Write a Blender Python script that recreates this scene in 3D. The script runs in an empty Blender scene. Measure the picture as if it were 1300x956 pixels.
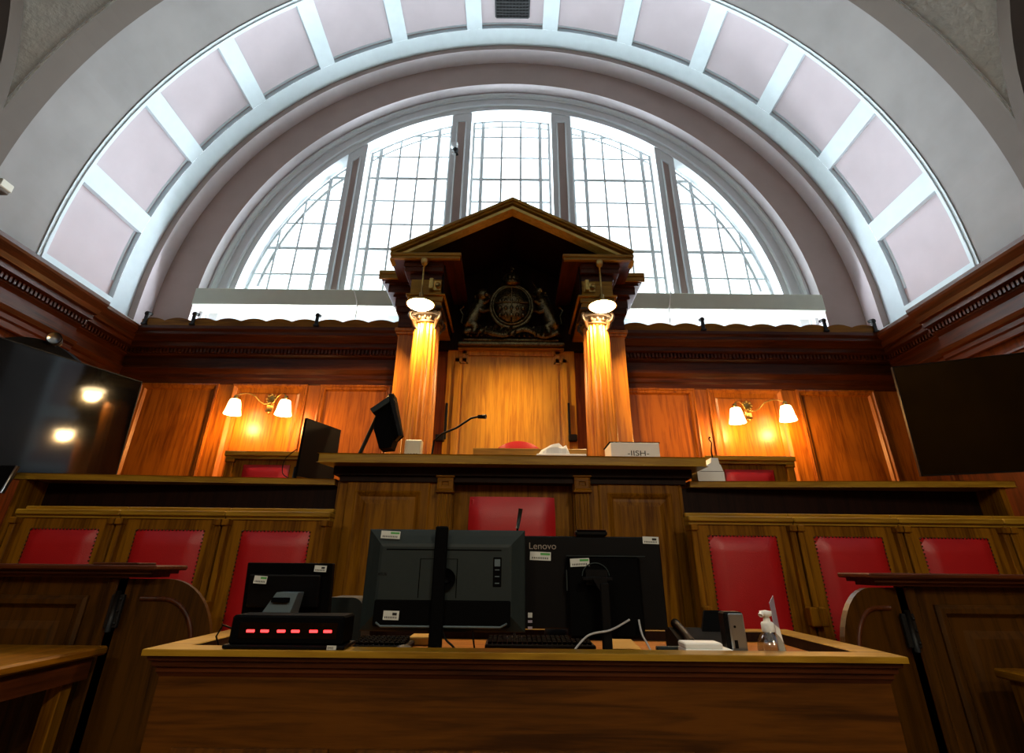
import bpy, math, random
from mathutils import Vector, Matrix
random.seed(7)
PI = math.pi
scn = bpy.context.scene
COL = scn.collection

# ------------------------------------------------------------------ camera
CAM = Vector((0.045, 0.0, 1.2))
FPX = 640.0
PITCH = math.radians(24.0)
ROLL = 0.0105
RM = Matrix.Rotation(PI/2 + PITCH, 3, 'X') @ Matrix.Rotation(ROLL, 3, 'Z')
cd = bpy.data.cameras.new('camera')
cd.sensor_width = 36.0
cd.lens = 36.0*FPX/1300.0
cd.shift_y = -44.0/1300.0
cd.clip_start = 0.02
cam = bpy.data.objects.new('camera', cd)
cam.matrix_world = Matrix.Translation(CAM) @ RM.to_4x4()
COL.objects.link(cam)
scn.camera = cam

def at(x, y, X=None, Y=None, Z=None):
    """where a sight line of the photograph meets a plane of the room (used to measure the place)"""
    r = RM @ Vector(((x-650.0)/FPX, (434.0-y)/FPX, -1.0))
    if Y is not None: k = (Y-CAM.y)/r.y
    elif X is not None: k = (X-CAM.x)/r.x
    else: k = (Z-CAM.z)/r.z
    return CAM + r*k

# ------------------------------------------------------------------ materials
def newmat(name):
    m = bpy.data.materials.new(name); m.use_nodes = True
    nt = m.node_tree
    b = nt.nodes.get('Principled BSDF')
    return m, nt, b

def plain(name, col, rough=0.5, metal=0.0, coat=0.0, spec=0.5, noise=0.0, nscale=8.0, bump=0.0, bscale=60.0):
    m, nt, b = newmat(name)
    b.inputs['Base Color'].default_value = (*col, 1)
    b.inputs['Roughness'].default_value = rough
    b.inputs['Metallic'].default_value = metal
    b.inputs['Coat Weight'].default_value = coat
    b.inputs['Specular IOR Level'].default_value = spec
    tc = nt.nodes.new('ShaderNodeTexCoord')
    n = nt.nodes.new('ShaderNodeTexNoise')
    n.inputs['Scale'].default_value = nscale
    n.inputs['Detail'].default_value = 5
    nt.links.new(tc.outputs['Object'], n.inputs['Vector'])
    r = nt.nodes.new('ShaderNodeValToRGB')
    k = max(noise, 0.01)
    r.color_ramp.elements[0].position = 0.3
    r.color_ramp.elements[1].position = 0.7
    r.color_ramp.elements[0].color = (*[c*(1-k) for c in col], 1)
    r.color_ramp.elements[1].color = (*[min(1, c*(1+k)) for c in col], 1)
    nt.links.new(n.outputs['Fac'], r.inputs['Fac'])
    nt.links.new(r.outputs['Color'], b.inputs['Base Color'])
    if bump > 0:
        n2 = nt.nodes.new('ShaderNodeTexNoise'); n2.inputs['Scale'].default_value = bscale
        n2.inputs['Detail'].default_value = 6
        nt.links.new(tc.outputs['Object'], n2.inputs['Vector'])
        bp = nt.nodes.new('ShaderNodeBump'); bp.inputs['Strength'].default_value = bump
        bp.inputs['Distance'].default_value = 0.01
        nt.links.new(n2.outputs['Fac'], bp.inputs['Height'])
        nt.links.new(bp.outputs['Normal'], b.inputs['Normal'])
    return m

def wood(name, dark, light, axis='z', rough=0.36, coat=0.10, spec=0.4):
    m, nt, b = newmat(name)
    b.inputs['Specular IOR Level'].default_value = spec
    tc = nt.nodes.new('ShaderNodeTexCoord')
    mp = nt.nodes.new('ShaderNodeMapping')
    sc = {'z': (14, 14, 0.9), 'x': (0.9, 14, 14), 'y': (14, 0.9, 14)}[axis]
    mp.inputs['Scale'].default_value = sc
    nt.links.new(tc.outputs['Object'], mp.inputs['Vector'])
    n1 = nt.nodes.new('ShaderNodeTexNoise'); n1.inputs['Scale'].default_value = 1.6
    n1.inputs['Detail'].default_value = 8; n1.inputs['Distortion'].default_value = 1.2
    nt.links.new(mp.outputs['Vector'], n1.inputs['Vector'])
    n2 = nt.nodes.new('ShaderNodeTexNoise'); n2.inputs['Scale'].default_value = 9.0
    n2.inputs['Detail'].default_value = 4
    nt.links.new(mp.outputs['Vector'], n2.inputs['Vector'])
    n3 = nt.nodes.new('ShaderNodeTexNoise'); n3.inputs['Scale'].default_value = 1.3
    nt.links.new(tc.outputs['Object'], n3.inputs['Vector'])
    a1 = nt.nodes.new('ShaderNodeMath'); a1.operation = 'MULTIPLY_ADD'
    a1.inputs[1].default_value = 0.35
    nt.links.new(n2.outputs['Fac'], a1.inputs[0]); nt.links.new(n1.outputs['Fac'], a1.inputs[2])
    a2 = nt.nodes.new('ShaderNodeMath'); a2.operation = 'MULTIPLY_ADD'
    a2.inputs[1].default_value = 0.45
    nt.links.new(n3.outputs['Fac'], a2.inputs[0]); nt.links.new(a1.outputs[0], a2.inputs[2])
    r = nt.nodes.new('ShaderNodeValToRGB')
    r.color_ramp.elements[0].position = 0.66; r.color_ramp.elements[1].position = 1.08
    r.color_ramp.elements[0].color = (*dark, 1); r.color_ramp.elements[1].color = (*light, 1)
    nt.links.new(a2.outputs[0], r.inputs['Fac'])
    nt.links.new(r.outputs['Color'], b.inputs['Base Color'])
    b.inputs['Roughness'].default_value = rough
    b.inputs['Coat Weight'].default_value = coat
    b.inputs['Coat Roughness'].default_value = 0.18
    bp = nt.nodes.new('ShaderNodeBump'); bp.inputs['Strength'].default_value = 0.12
    bp.inputs['Distance'].default_value = 0.004
    nt.links.new(n2.outputs['Fac'], bp.inputs['Height'])
    nt.links.new(bp.outputs['Normal'], b.inputs['Normal'])
    return m

def emit(name, col, s):
    m = bpy.data.materials.new(name); m.use_nodes = True
    nt = m.node_tree; nt.nodes.clear()
    e = nt.nodes.new('ShaderNodeEmission'); o = nt.nodes.new('ShaderNodeOutputMaterial')
    e.inputs['Color'].default_value = (*col, 1); e.inputs['Strength'].default_value = s
    nt.links.new(e.outputs[0], o.inputs['Surface'])
    return m

def pane_glass(name, tint=(0.93, 0.96, 0.97)):
    m = bpy.data.materials.new(name); m.use_nodes = True
    nt = m.node_tree; nt.nodes.clear()
    t = nt.nodes.new('ShaderNodeBsdfTransparent'); t.inputs[0].default_value = (*tint, 1)
    g = nt.nodes.new('ShaderNodeBsdfGlossy'); g.inputs['Roughness'].default_value = 0.08
    mx = nt.nodes.new('ShaderNodeMixShader'); mx.inputs[0].default_value = 0.05
    o = nt.nodes.new('ShaderNodeOutputMaterial')
    nt.links.new(t.outputs[0], mx.inputs[1]); nt.links.new(g.outputs[0], mx.inputs[2])
    nt.links.new(mx.outputs[0], o.inputs['Surface'])
    return m

OAK_D, OAK_L = (0.34, 0.095, 0.007), (0.60, 0.23, 0.018)
AG_D, AG_L = (0.095, 0.031, 0.0015), (0.27, 0.110, 0.005)  # same oak, darkened: the weak light on the lower fronts is in the colour
RD_D, RD_L = (0.026, 0.006, 0.0015), (0.090, 0.021, 0.0035)
GO_D, GO_L = (0.21, 0.098, 0.006), (0.40, 0.22, 0.016)  # oak lightened: light falling on ledges and rails is put into the colour
M = dict(
    oak_v=wood('oak_upright_grain', OAK_D, OAK_L, 'z'),
    oak_h=wood('oak_level_grain', OAK_D, OAK_L, 'x'),
    oak_y=wood('oak_deep_grain', OAK_D, OAK_L, 'y'),
    ag_v=wood('aged_oak_upright_grain', AG_D, AG_L, 'z', 0.4, 0.0, 0.12),
    ag_h=wood('aged_oak_level_grain', AG_D, AG_L, 'x', 0.4, 0.0, 0.12),
    ag_y=wood('aged_oak_deep_grain', AG_D, AG_L, 'y', 0.4, 0.0, 0.12),
    rd_v=wood('red_mahogany_upright', RD_D, RD_L, 'z', 0.42, 0.03, 0.25),
    rd_h=wood('red_mahogany_level', RD_D, RD_L, 'x', 0.42, 0.03, 0.25),
    rd_y=wood('red_mahogany_deep', RD_D, RD_L, 'y', 0.42, 0.03, 0.25),
    go_h=wood('golden_oak_level_grain', GO_D, GO_L, 'x', 0.38, 0.05, 0.25),
    go_y=wood('golden_oak_deep_grain', GO_D, GO_L, 'y', 0.38, 0.05, 0.25),
    wl_v=wood('wall_panel_oak', (0.17, 0.040, 0.003), (0.40, 0.120, 0.008), 'z', 0.34, 0.12),
    gd_v=wood('bright_golden_oak', (0.44, 0.17, 0.008), (0.72, 0.36, 0.025), 'z', 0.36, 0.1),
    br_h=wood('red_brown_oak_level', (0.040, 0.012, 0.0008), (0.12, 0.038, 0.0022), 'x', 0.42, 0.05, 0.22),
    br_v=wood('red_brown_oak_upright', (0.040, 0.012, 0.0008), (0.12, 0.038, 0.0022), 'z', 0.42, 0.05, 0.22),
    pw_v=wood('dark_pew_oak', (0.022, 0.008, 0.0006), (0.075, 0.027, 0.0016), 'z', 0.42, 0.05, 0.22),
    pg=wood('pale_gilded_oak', (0.55, 0.38, 0.06), (0.80, 0.62, 0.16), 'x', 0.3, 0.2),  # painted highlight for the lower edge of the pediment
    dk=wood('dark_stained_timber', (0.008, 0.003, 0.002), (0.018, 0.006, 0.003), 'z', 0.5, 0.0, 0.12),  # near-black: shade of recesses and undersides is put into the colour
    coffer=plain('pale_blue_white_paint', (0.70, 0.80, 0.83), 0.6, noise=0.03),
    lilac=plain('lilac_plaster_paint', (0.56, 0.48, 0.50), 0.7, noise=0.04, nscale=3),
    plaster=plain('grey_pink_plaster', (0.27, 0.25, 0.235), 0.75, noise=0.10, nscale=2.2),
    mauve=plain('mushroom_brown_paint', (0.37, 0.27, 0.24), 0.7, noise=0.05, nscale=3),
    soffit=plain('pale_lilac_soffit_paint', (0.74, 0.67, 0.69), 0.6, noise=0.03),  # lilac lightened: window light on the soffits is put into the colour
    ribp=plain('umber_rib_paint', (0.10, 0.073, 0.052), 0.7, noise=0.05, nscale=3),
    rough=plain('rough_cast_plaster', (0.60, 0.59, 0.51), 0.9, noise=0.10, nscale=14, bump=1.0, bscale=28),
    white=plain('white_gloss_paint', (0.72, 0.76, 0.78), 0.4, noise=0.02),
    ringp=plain('grey_white_paint', (0.60, 0.60, 0.60), 0.5, noise=0.03),
    sage=plain('pale_sage_paint', (0.62, 0.65, 0.54), 0.6, noise=0.03),
    wallp=plain('rear_wall_plaster', (0.40, 0.37, 0.34), 0.8, noise=0.05),
    floor=wood('floor_boards', (0.05, 0.03, 0.015), (0.12, 0.07, 0.03), 'y', 0.5, 0.1),
    carpet=plain('dark_red_carpet', (0.10, 0.02, 0.02), 0.95, noise=0.2, nscale=80),
    bar=plain('window_bar_paint', (0.58, 0.62, 0.63), 0.5),
    red=plain('red_leather', (0.46, 0.008, 0.010), 0.38, noise=0.08, nscale=6, bump=0.15, bscale=200),
    nail=plain('dark_brass_nails', (0.12, 0.06, 0.03), 0.4, metal=0.8),
    black=plain('black_plastic', (0.003, 0.003, 0.0035), 0.45, spec=0.12),
    screen=plain('black_glass_screen', (0.001, 0.001, 0.0015), 0.06, spec=0.4),
    matte=plain('matt_black_plastic', (0.002, 0.002, 0.0022), 0.7, spec=0.04),
    mongrey=plain('dark_green_grey_plastic', (0.013, 0.021, 0.021), 0.5, spec=0.3, noise=0.05, nscale=60),
    blueg=plain('blue_grey_plastic', (0.09, 0.13, 0.15), 0.5),
    silver=plain('brushed_silver', (0.45, 0.47, 0.48), 0.3, metal=0.9),
    brass=plain('aged_brass', (0.55, 0.38, 0.12), 0.28, metal=1.0, noise=0.25, nscale=30),
    bronze=plain('dark_bronze_gilding', (0.17, 0.14, 0.07), 0.25, metal=0.85, noise=0.5, nscale=25, bump=0.6, bscale=60),
    iron=plain('black_iron', (0.012, 0.012, 0.012), 0.5, metal=0.5),
    paper=plain('white_paper', (0.88, 0.90, 0.88), 0.8, noise=0.02),
    label=plain('label_paper', (0.62, 0.64, 0.60), 0.7),
    green=plain('green_label_ink', (0.08, 0.35, 0.08), 0.7),
    ink=plain('black_ink', (0.01, 0.01, 0.01), 0.7),
    letter=plain('grey_lettering', (0.30, 0.26, 0.22), 0.4, metal=0.4),
    cream=plain('cream_plastic', (0.62, 0.60, 0.48), 0.5),
    yellow=plain('manila_card', (0.60, 0.34, 0.05), 0.8),
    cord=plain('pale_grey_cord', (0.45, 0.45, 0.45), 0.5),
    vent=plain('blackened_vent_metal', (0.012, 0.012, 0.014), 0.6),
    capstone=plain('dark_carved_capital', (0.045, 0.026, 0.014), 0.35, noise=0.2, nscale=30),
)
M['glass'] = pane_glass('window_glass')
M['lampglow'] = emit('glowing_lamp_glass', (1.0, 0.74, 0.40), 38.0)
M['shadeglow'] = emit('glowing_opal_shade', (1.0, 0.62, 0.26), 16.0)
M['led'] = emit('red_led', (1.0, 0.03, 0.03), 5.0)
M['tube'] = emit('fluorescent_tube', (0.86, 0.92, 1.0), 30.0)
M['daypane'] = emit('daylit_pane', (0.45, 0.62, 0.85), 0.5)
_g = pane_glass('clear_bottle_plastic', (0.80, 0.84, 0.82)); _g.node_tree.nodes['Mix Shader'].inputs[0].default_value = 0.22
M['clear'] = _g
_g, _nt, _b = newmat('translucent_lilac_card')
_b.inputs['Base Color'].default_value = (0.42, 0.40, 0.52, 1); _b.inputs['Roughness'].default_value = 0.3
M['lcard'] = _g

# ------------------------------------------------------------------ mesh builder
ORG = {}
class MB:
    def __init__(s): s.v = []; s.f = []; s.sm = []
    def add(s, vs, fs, smooth=False, mat=None):
        b = len(s.v)
        for v in vs:
            v = Vector(v)
            s.v.append(mat @ v if mat is not None else v)
        for f in fs: s.f.append(tuple(b+i for i in f)); s.sm.append(smooth)
        return s
    def box(s, x0, x1, y0, y1, z0, z1, mat=None, bev=0.0):
        if x1 < x0: x0, x1 = x1, x0
        if y1 < y0: y0, y1 = y1, y0
        if z1 < z0: z0, z1 = z1, z0
        b = min(bev, (x1-x0)/2.01, (y1-y0)/2.01, (z1-z0)/2.01)
        if b <= 0:
            vs = [(x, y, z) for x in (x0, x1) for y in (y0, y1) for z in (z0, z1)]
            fs = [(0, 1, 3, 2), (4, 6, 7, 5), (0, 4, 5, 1), (2, 3, 7, 6), (0, 2, 6, 4), (1, 5, 7, 3)]
            return s.add(vs, fs, False, mat)
        # chamfered box: 24 verts
        vs = []; idx = {}
        X = (x0, x1); Y = (y0, y1); Z = (z0, z1); sg = (1, -1)
        for i in (0, 1):
            for j in (0, 1):
                for k in (0, 1):
                    px, py, pz = X[i], Y[j], Z[k]
                    idx[i, j, k, 0] = len(vs); vs.append((px, py+sg[j]*b, pz+sg[k]*b))
                    idx[i, j, k, 1] = len(vs); vs.append((px+sg[i]*b, py, pz+sg[k]*b))
                    idx[i, j, k, 2] = len(vs); vs.append((px+sg[i]*b, py+sg[j]*b, pz))
        fs = []
        for i in (0, 1):
            fs.append([idx[i, j, k, 0] for j, k in ((0, 0), (1, 0), (1, 1), (0, 1))])
            fs.append([idx[j, i, k, 1] for j, k in ((0, 0), (1, 0), (1, 1), (0, 1))])
            fs.append([idx[j, k, i, 2] for j, k in ((0, 0), (1, 0), (1, 1), (0, 1))])
        for i in (0, 1):
            for j in (0, 1):
                fs.append((idx[i, j, 0, 0], idx[i, j, 1, 0], idx[i, j, 1, 1], idx[i, j, 0, 1]))
                fs.append((idx[i, 0, j, 0], idx[i, 1, j, 0], idx[i, 1, j, 2], idx[i, 0, j, 2]))
                fs.append((idx[0, i, j, 1], idx[1, i, j, 1], idx[1, i, j, 2], idx[0, i, j, 2]))
                for k in (0, 1): fs.append((idx[i, j, k, 0], idx[i, j, k, 1], idx[i, j, k, 2]))
        return s.add(vs, fs, False, mat)
    def prism(s, poly, fn, d0, d1, smooth=False):
        """poly: list of (a,b); fn(a,b,d)->3D; extruded between d0 and d1"""
        n = len(poly)
        vs = [fn(a, b, d0) for a, b in poly] + [fn(a, b, d1) for a, b in poly]
        fs = [tuple(range(n)), tuple(range(2*n-1, n-1, -1))]
        for i in range(n): fs.append((i, (i+1) % n, n+(i+1) % n, n+i))
        return s.add(vs, fs, smooth)
    def tube(s, pts, r, seg=10, cap=True, mat=None, flat=1.0):
        pts = [Vector(p) for p in pts]
        n = len(pts)
        rr = r if isinstance(r, (list, tuple)) else [r]*n
        vs = []; fs = []
        up = Vector((0, 0, 1))
        prev = None
        for i, p in enumerate(pts):
            t = (pts[min(i+1, n-1)]-pts[max(i-1, 0)]).normalized()
            if prev is None:
                a = up if abs(t.dot(up)) < 0.95 else Vector((1, 0, 0))
                u = t.cross(a).normalized()
            else:
                u = (prev - t*prev.dot(t)).normalized()
            prev = u; w = t.cross(u)
            for k in range(seg):
                an = 2*PI*k/seg
                vs.append(p+(u*math.cos(an)+w*math.sin(an)*flat)*rr[i])
        for i in range(n-1):
            for k in range(seg):
                fs.append((i*seg+k, i*seg+(k+1) % seg, (i+1)*seg+(k+1) % seg, (i+1)*seg+k))
        if cap:
            fs.append(tuple(range(seg))); fs.append(tuple(range(n*seg-1, (n-1)*seg-1, -1)))
        return s.add(vs, fs, True, mat)
    def lathe(s, prof, c=(0, 0, 0), seg=24, mat=None, sx=1.0, sy=1.0, cap=False):
        vs = []; fs = []; n = len(prof)
        for (r, z) in prof:
            for k in range(seg):
                a = 2*PI*k/seg
                vs.append((c[0]+r*sx*math.cos(a), c[1]+r*sy*math.sin(a), c[2]+z))
        for i in range(n-1):
            for k in range(seg):
                fs.append((i*seg+k, i*seg+(k+1) % seg, (i+1)*seg+(k+1) % seg, (i+1)*seg+k))
        if cap:
            fs.append(tuple(range(seg))); fs.append(tuple(range(n*seg-1, (n-1)*seg-1, -1)))
        return s.add(vs, fs, True, mat)
    def ball(s, c, rx, ry=None, rz=None, seg=14, rings=8, mat=None):
        ry = ry or rx; rz = rz or rx
        pr = [(max(1e-4, math.sin(PI*i/rings)), -math.cos(PI*i/rings)) for i in range(rings+1)]
        vs = []; fs = []
        for (r, z) in pr:
            for k in range(seg):
                a = 2*PI*k/seg
                vs.append(Vector((c[0]+r*rx*math.cos(a), c[1]+r*ry*math.sin(a), c[2]+z*rz)))
        for i in range(rings):
            for k in range(seg):
                fs.append((i*seg+k, i*seg+(k+1) % seg, (i+1)*seg+(k+1) % seg, (i+1)*seg+k))
        return s.add(vs, fs, True, mat)
    def panel(s, O, u, v, n, w, h, prof, fill=True):
        """rectangular moulded frame: O corner, u/v in-plane, n outward; prof [(inset, proud)...]"""
        O, u, v, n = Vector(O), Vector(u), Vector(v), Vector(n)
        vs = []; fs = []
        for (i, p) in prof:
            for (a, b) in ((i, i), (w-i, i), (w-i, h-i), (i, h-i)):
                vs.append(O+u*a+v*b+n*p)
        for k in range(len(prof)-1):
            for q in range(4):
                fs.append((k*4+q, k*4+(q+1) % 4, (k+1)*4+(q+1) % 4, (k+1)*4+q))
        if fill:
            k = (len(prof)-1)*4
            fs.append((k, k+1, k+2, k+3))
        return s.add(vs, fs)
    def arc(s, prof, c=4.2, zb=3.5, a0=-90, a1=90, n=72, legs=True, cx=0.0):
        """prof [(R,Y)...] swept round the half circle of the vault"""
        rows = []
        if legs and a0 <= -89.9: rows.append([( -R+cx, Y, zb) for R, Y in prof])
        for i in range(n+1):
            a = math.radians(a0+(a1-a0)*i/n)
            rows.append([(R*math.sin(a)+cx, Y, c+R*math.cos(a)) for R, Y in prof])
        if legs and a1 >= 89.9: rows.append([(R+cx, Y, zb) for R, Y in prof])
        vs = [p for r in rows for p in r]; m = len(prof); fs = []
        for i in range(len(rows)-1):
            for j in range(m-1):
                fs.append((i*m+j, (i+1)*m+j, (i+1)*m+j+1, i*m+j+1))
        return s.add(vs, fs)
    def build(s, name, mat, parent=None, smooth=None, bevel=0.0, sub=0):
        org = ORG.get(parent.name, Vector((0, 0, 0))) if parent is not None else Vector((0, 0, 0))
        me = bpy.data.meshes.new(name)
        me.from_pydata([tuple(v-org) for v in s.v], [], s.f)
        me.polygons.foreach_set('use_smooth', [bool(x) if smooth is None else smooth for x in s.sm])
        me.materials.append(M[mat] if isinstance(mat, str) else mat)
        me.validate(); me.update()
        o = bpy.data.objects.new(name, me)
        COL.objects.link(o)
        if parent is not None:
            o.parent = parent
            ORG[o.name] = org
        if bevel:
            bm = o.modifiers.new('bevel', 'BEVEL'); bm.width = bevel; bm.segments = 2; bm.limit_method = 'ANGLE'
        if sub:
            sm = o.modifiers.new('sub', 'SUBSURF'); sm.levels = sub; sm.render_levels = sub
        return o

def tag(o, label, cat, group=None):
    o['label'] = label; o['category'] = cat
    if group: o['group'] = group
    return o
def thing(name, label, cat, loc=(0, 0, 0), group=None, local=False, rotz=0.0):
    o = bpy.data.objects.new(name, None); COL.objects.link(o)
    o.location = loc; o.rotation_euler = (0, 0, rotz); o.empty_display_size = 0.05
    ORG[o.name] = Vector((0, 0, 0)) if local else Vector(loc)
    return tag(o, label, cat, group)
def struct(o):
    o['kind'] = 'structure'; return o
def copy_tree(o, parent=None):
    c = o.copy(); COL.objects.link(c); c.parent = parent
    for ch in list(o.children): copy_tree(ch, c)
    return c
def text_mb(body, size, depth=0.001, align='LEFT'):
    cu = bpy.data.curves.new('t', 'FONT'); cu.body = body; cu.size = size; cu.extrude = depth
    cu.align_x = align
    ob = bpy.data.objects.new('t', cu); COL.objects.link(ob)
    dg = bpy.context.evaluated_depsgraph_get()
    me = bpy.data.meshes.new_from_object(ob.evaluated_get(dg))
    mb = MB(); mb.v = [v.co.copy() for v in me.vertices]
    mb.f = [tuple(p.vertices) for p in me.polygons]; mb.sm = [False]*len(mb.f)
    bpy.data.objects.remove(ob); bpy.data.curves.remove(cu); bpy.data.meshes.remove(me)
    return mb
def xform(mb, mat):
    mb.v = [mat @ v for v in mb.v]; return mb

D = 5.4
SX = 4.42      # side wall panelling
CZ = 4.2       # vault springing height
R0 = 4.57
UX, UY, UZ = Vector((1, 0, 0)), Vector((0, 1, 0)), Vector((0, 0, 1))

# ================================================================== SETTING
YR = -5.75     # rear wall
m = MB(); m.box(-5.2, 5.2, YR-0.2, 6.4, -0.1, 0.0)
struct(m.build('floor', 'floor'))
m = MB(); m.box(-SX, SX, 2.98, 3.9, 0.0, 0.3); m.box(-SX, SX, 3.9, D, 0.0, 1.0)
pl = m.build('floor_platform', 'carpet'); struct(pl)

# ---- vault over the judge's end: plain band, coffered band
vault = MB()
vault.arc([(R0, 3.5), (R0, 4.13)], CZ)
ceil = struct(vault.build('ceiling', 'plaster'))
YB0, YB1, YP0, YP1 = 4.13, 5.4, 4.21, 5.12
REC = 0.055
cof = MB()
cof.arc([(R0, YB0), (R0-0.012, YB0), (R0-0.012, YP0)], CZ)
cof.arc([(R0-0.012, YP1), (R0-0.012, YB1), (R0, YB1)], CZ)
PAN = []
for k in range(-6, 7):
    a = k*14.5
    if k == -6: PAN.append((-90.0, a+5.6))
    elif k == 6: PAN.append((a-5.6, 90.0))
    else: PAN.append((a-5.8, a+5.8))
for i in range(12):
    cof.arc([(R0-0.012, YP0), (R0-0.012, YP1)], CZ, a0=PAN[i][1], a1=PAN[i+1][0], n=6, legs=False)
# reveals of each coffer
for (a, b) in PAN:
    for Y in (YP0, YP1):
        cof.arc([(R0-0.012, Y), (R0+REC, Y)], CZ, a0=a, a1=b, n=10, legs=False)
    for ang in (a, b):
        if abs(ang) > 89.9: continue
        r = math.radians(ang); sn, cs = math.sin(r), math.cos(r)
        cof.add([((R0-0.012)*sn, YP0, CZ+(R0-0.012)*cs), ((R0-0.012)*sn, YP1, CZ+(R0-0.012)*cs),
                 ((R0+REC)*sn, YP1, CZ+(R0+REC)*cs), ((R0+REC)*sn, YP0, CZ+(R0+REC)*cs)], [(0, 1, 2, 3)])
for s in (-1, 1):     # lowest coffers run down a little below the springing
    zb = 3.98
    cof.box(s*(R0-0.012), s*(R0+REC), YP0, YP1, 3.5, zb)
    for Y in (YP0, YP1):
        cof.add([(s*(R0-0.012), Y, zb), (s*(R0+REC), Y, zb), (s*(R0+REC), Y, CZ), (s*(R0-0.012), Y, CZ)], [(0, 1, 2, 3)])
    # thin bead on the near edge and foot of the lowest panel
    cof.box(s*(R0-0.025), s*(R0-0.012), YP0-0.05, YP0-0.03, zb, CZ)
cof.arc([(R0-0.012, YP0-0.05), (R0-0.026, YP0-0.045), (R0-0.026, YP0-0.03), (R0-0.012, YP0-0.025)], CZ)
struct(cof.build('trim_1', 'coffer', ceil))
pan = MB()
for (a, b) in PAN:
    pan.arc([(R0+REC, YP0), (R0+REC, YP1)], CZ, a0=a, a1=b, n=12, legs=False)
for s in (-1, 1):
    pan.add([(s*(R0+REC), YP0, 3.97), (s*(R0+REC), YP1, 3.97), (s*(R0+REC), YP1, CZ), (s*(R0+REC), YP0, CZ)], [(0, 1, 2, 3)])
pan.build('coffer_panel', 'lilac', ceil)
bead = MB()           # thin moulding inside each coffer edge
for (a, b) in PAN:
    da = 0.55
    bead.arc([(R0+REC, YP0+0.02), (R0+REC-0.02, YP0+0.03), (R0+REC, YP0+0.045)], CZ, a0=a, a1=b, n=10, legs=False)
    bead.arc([(R0+REC, YP1-0.02), (R0+REC-0.02, YP1-0.03), (R0+REC, YP1-0.045)], CZ, a0=a, a1=b, n=10, legs=False)
bead.build('coffer_moulding', 'coffer', ceil)

# ---- transverse rib, sail vault with pendentives, side arches
rib = MB(); rib.arc([(R0, 3.5), (R0-0.03, 3.49), (R0-0.03, 3.27), (R0-0.06, 3.26), (R0-0.06, 3.22)], CZ, zb=3.3)
rib.build('vault_rib', 'ribp', ceil)
H = 4.5; CY = 3.24-H; RS = H*math.sqrt(2)
def sail(x, y): return CZ+math.sqrt(max(0.0, RS*RS-x*x-y*y))
N = 64
vs = []; fs = []
def warp(t): return H*math.sin(t*PI/2)
for i in range(N+1):
    for j in range(N+1):
        x = warp(-1+2*i/N); y = warp(-1+2*j/N)
        vs.append((x, CY+y, sail(x, y)))
for i in range(N):
    for j in range(N):
        a = i*(N+1)+j; fs.append((a, a+1, a+N+2, a+N+1))
m = MB(); m.add(vs, fs, True)
m.build('pendentive', 'rough', ceil)
# side arches (ribs along the side walls) and their lunettes
for s in (-1, 1):
    m = MB()
    rows = []
    pr = [(H, H-0.10), (H-0.12, H-0.10), (H-0.12, H+0.28), (H-0.18, H+0.28), (H-0.18, H+0.40)]   # (radius, |x|)
    K = 56
    for i in range(K+1):
        a = math.radians(-90+180*i/K)
        rows.append([(s*x, CY+R*math.sin(a), CZ+R*math.cos(a)) for R, x in pr])
    rows.insert(0, [(s*x, CY-R, 3.3) for R, x in pr]); rows.append([(s*x, CY+R, 3.3) for R, x in pr])
    vs = [p for r in rows for p in r]; fs = []
    n_ = len(pr)
    for i in range(len(rows)-1):
        for j in range(n_-1): fs.append((i*n_+j, (i+1)*n_+j, (i+1)*n_+j+1, i*n_+j+1))
    m.add(vs, fs); m.build('side_arch', 'ribp', ceil)
    # edge bead between pendentive and transverse rib
rear = MB(); rear.arc([(R0, CY-H-0.02), (R0, YR)], CZ, zb=3.3)
rear.build('rear_arch', 'plaster', ceil)

def lunette(xw, s, name, wn):
    m = MB()
    zb = 3.4
    m.box(s*xw, s*(xw+0.1), YR, 3.6, zb, CZ+H+0.3)
    o = struct(m.build(name, 'wallp')); return o
lunette(4.91, -1, 'wall_left_upper', 6); lunette(4.91, 1, 'wall_right_upper', 7)
# half-round windows in the two side lunettes (seen only in the reflection of the television)
for s, wn in ((-1, 6), (1, 7)):
    fr = MB(); gl = MB(); Rw = 3.5
    K = 40
    poly = [(Rw*math.cos(PI*i/K), Rw*math.sin(PI*i/K)) for i in range(K+1)]
    gl.prism(poly, lambda a, b, d: (s*d, CY+a, 4.35+b), 4.87, 4.89)
    for q in range(-4, 5):
        a = q*0.75; top = math.sqrt(max(0, Rw*Rw-a*a))
        fr.box(s*4.81, s*4.86, CY+a-0.035, CY+a+0.035, 4.35, 4.35+top)
    for q in range(0, 6):
        b = q*0.62; w = math.sqrt(max(0, Rw*Rw-b*b))
        fr.box(s*4.81, s*4.86, CY-w, CY+w, 4.35+b-0.035, 4.35+b+0.035)
    o = struct(fr.build('window_%d' % wn, 'ringp'))
    gl.build('window_pane', 'daypane', o)

# rear wall
m = MB(); m.box(-5.2, 5.2, YR-0.1, YR, 0, 9.2)
struct(m.build('wall_rear', 'wallp'))
m = MB(); m.box(-SX, SX, YR, YR+0.05, 0, 3.4)
m.build('panelling', 'ag_v', bpy.data.objects['wall_rear'])

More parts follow.
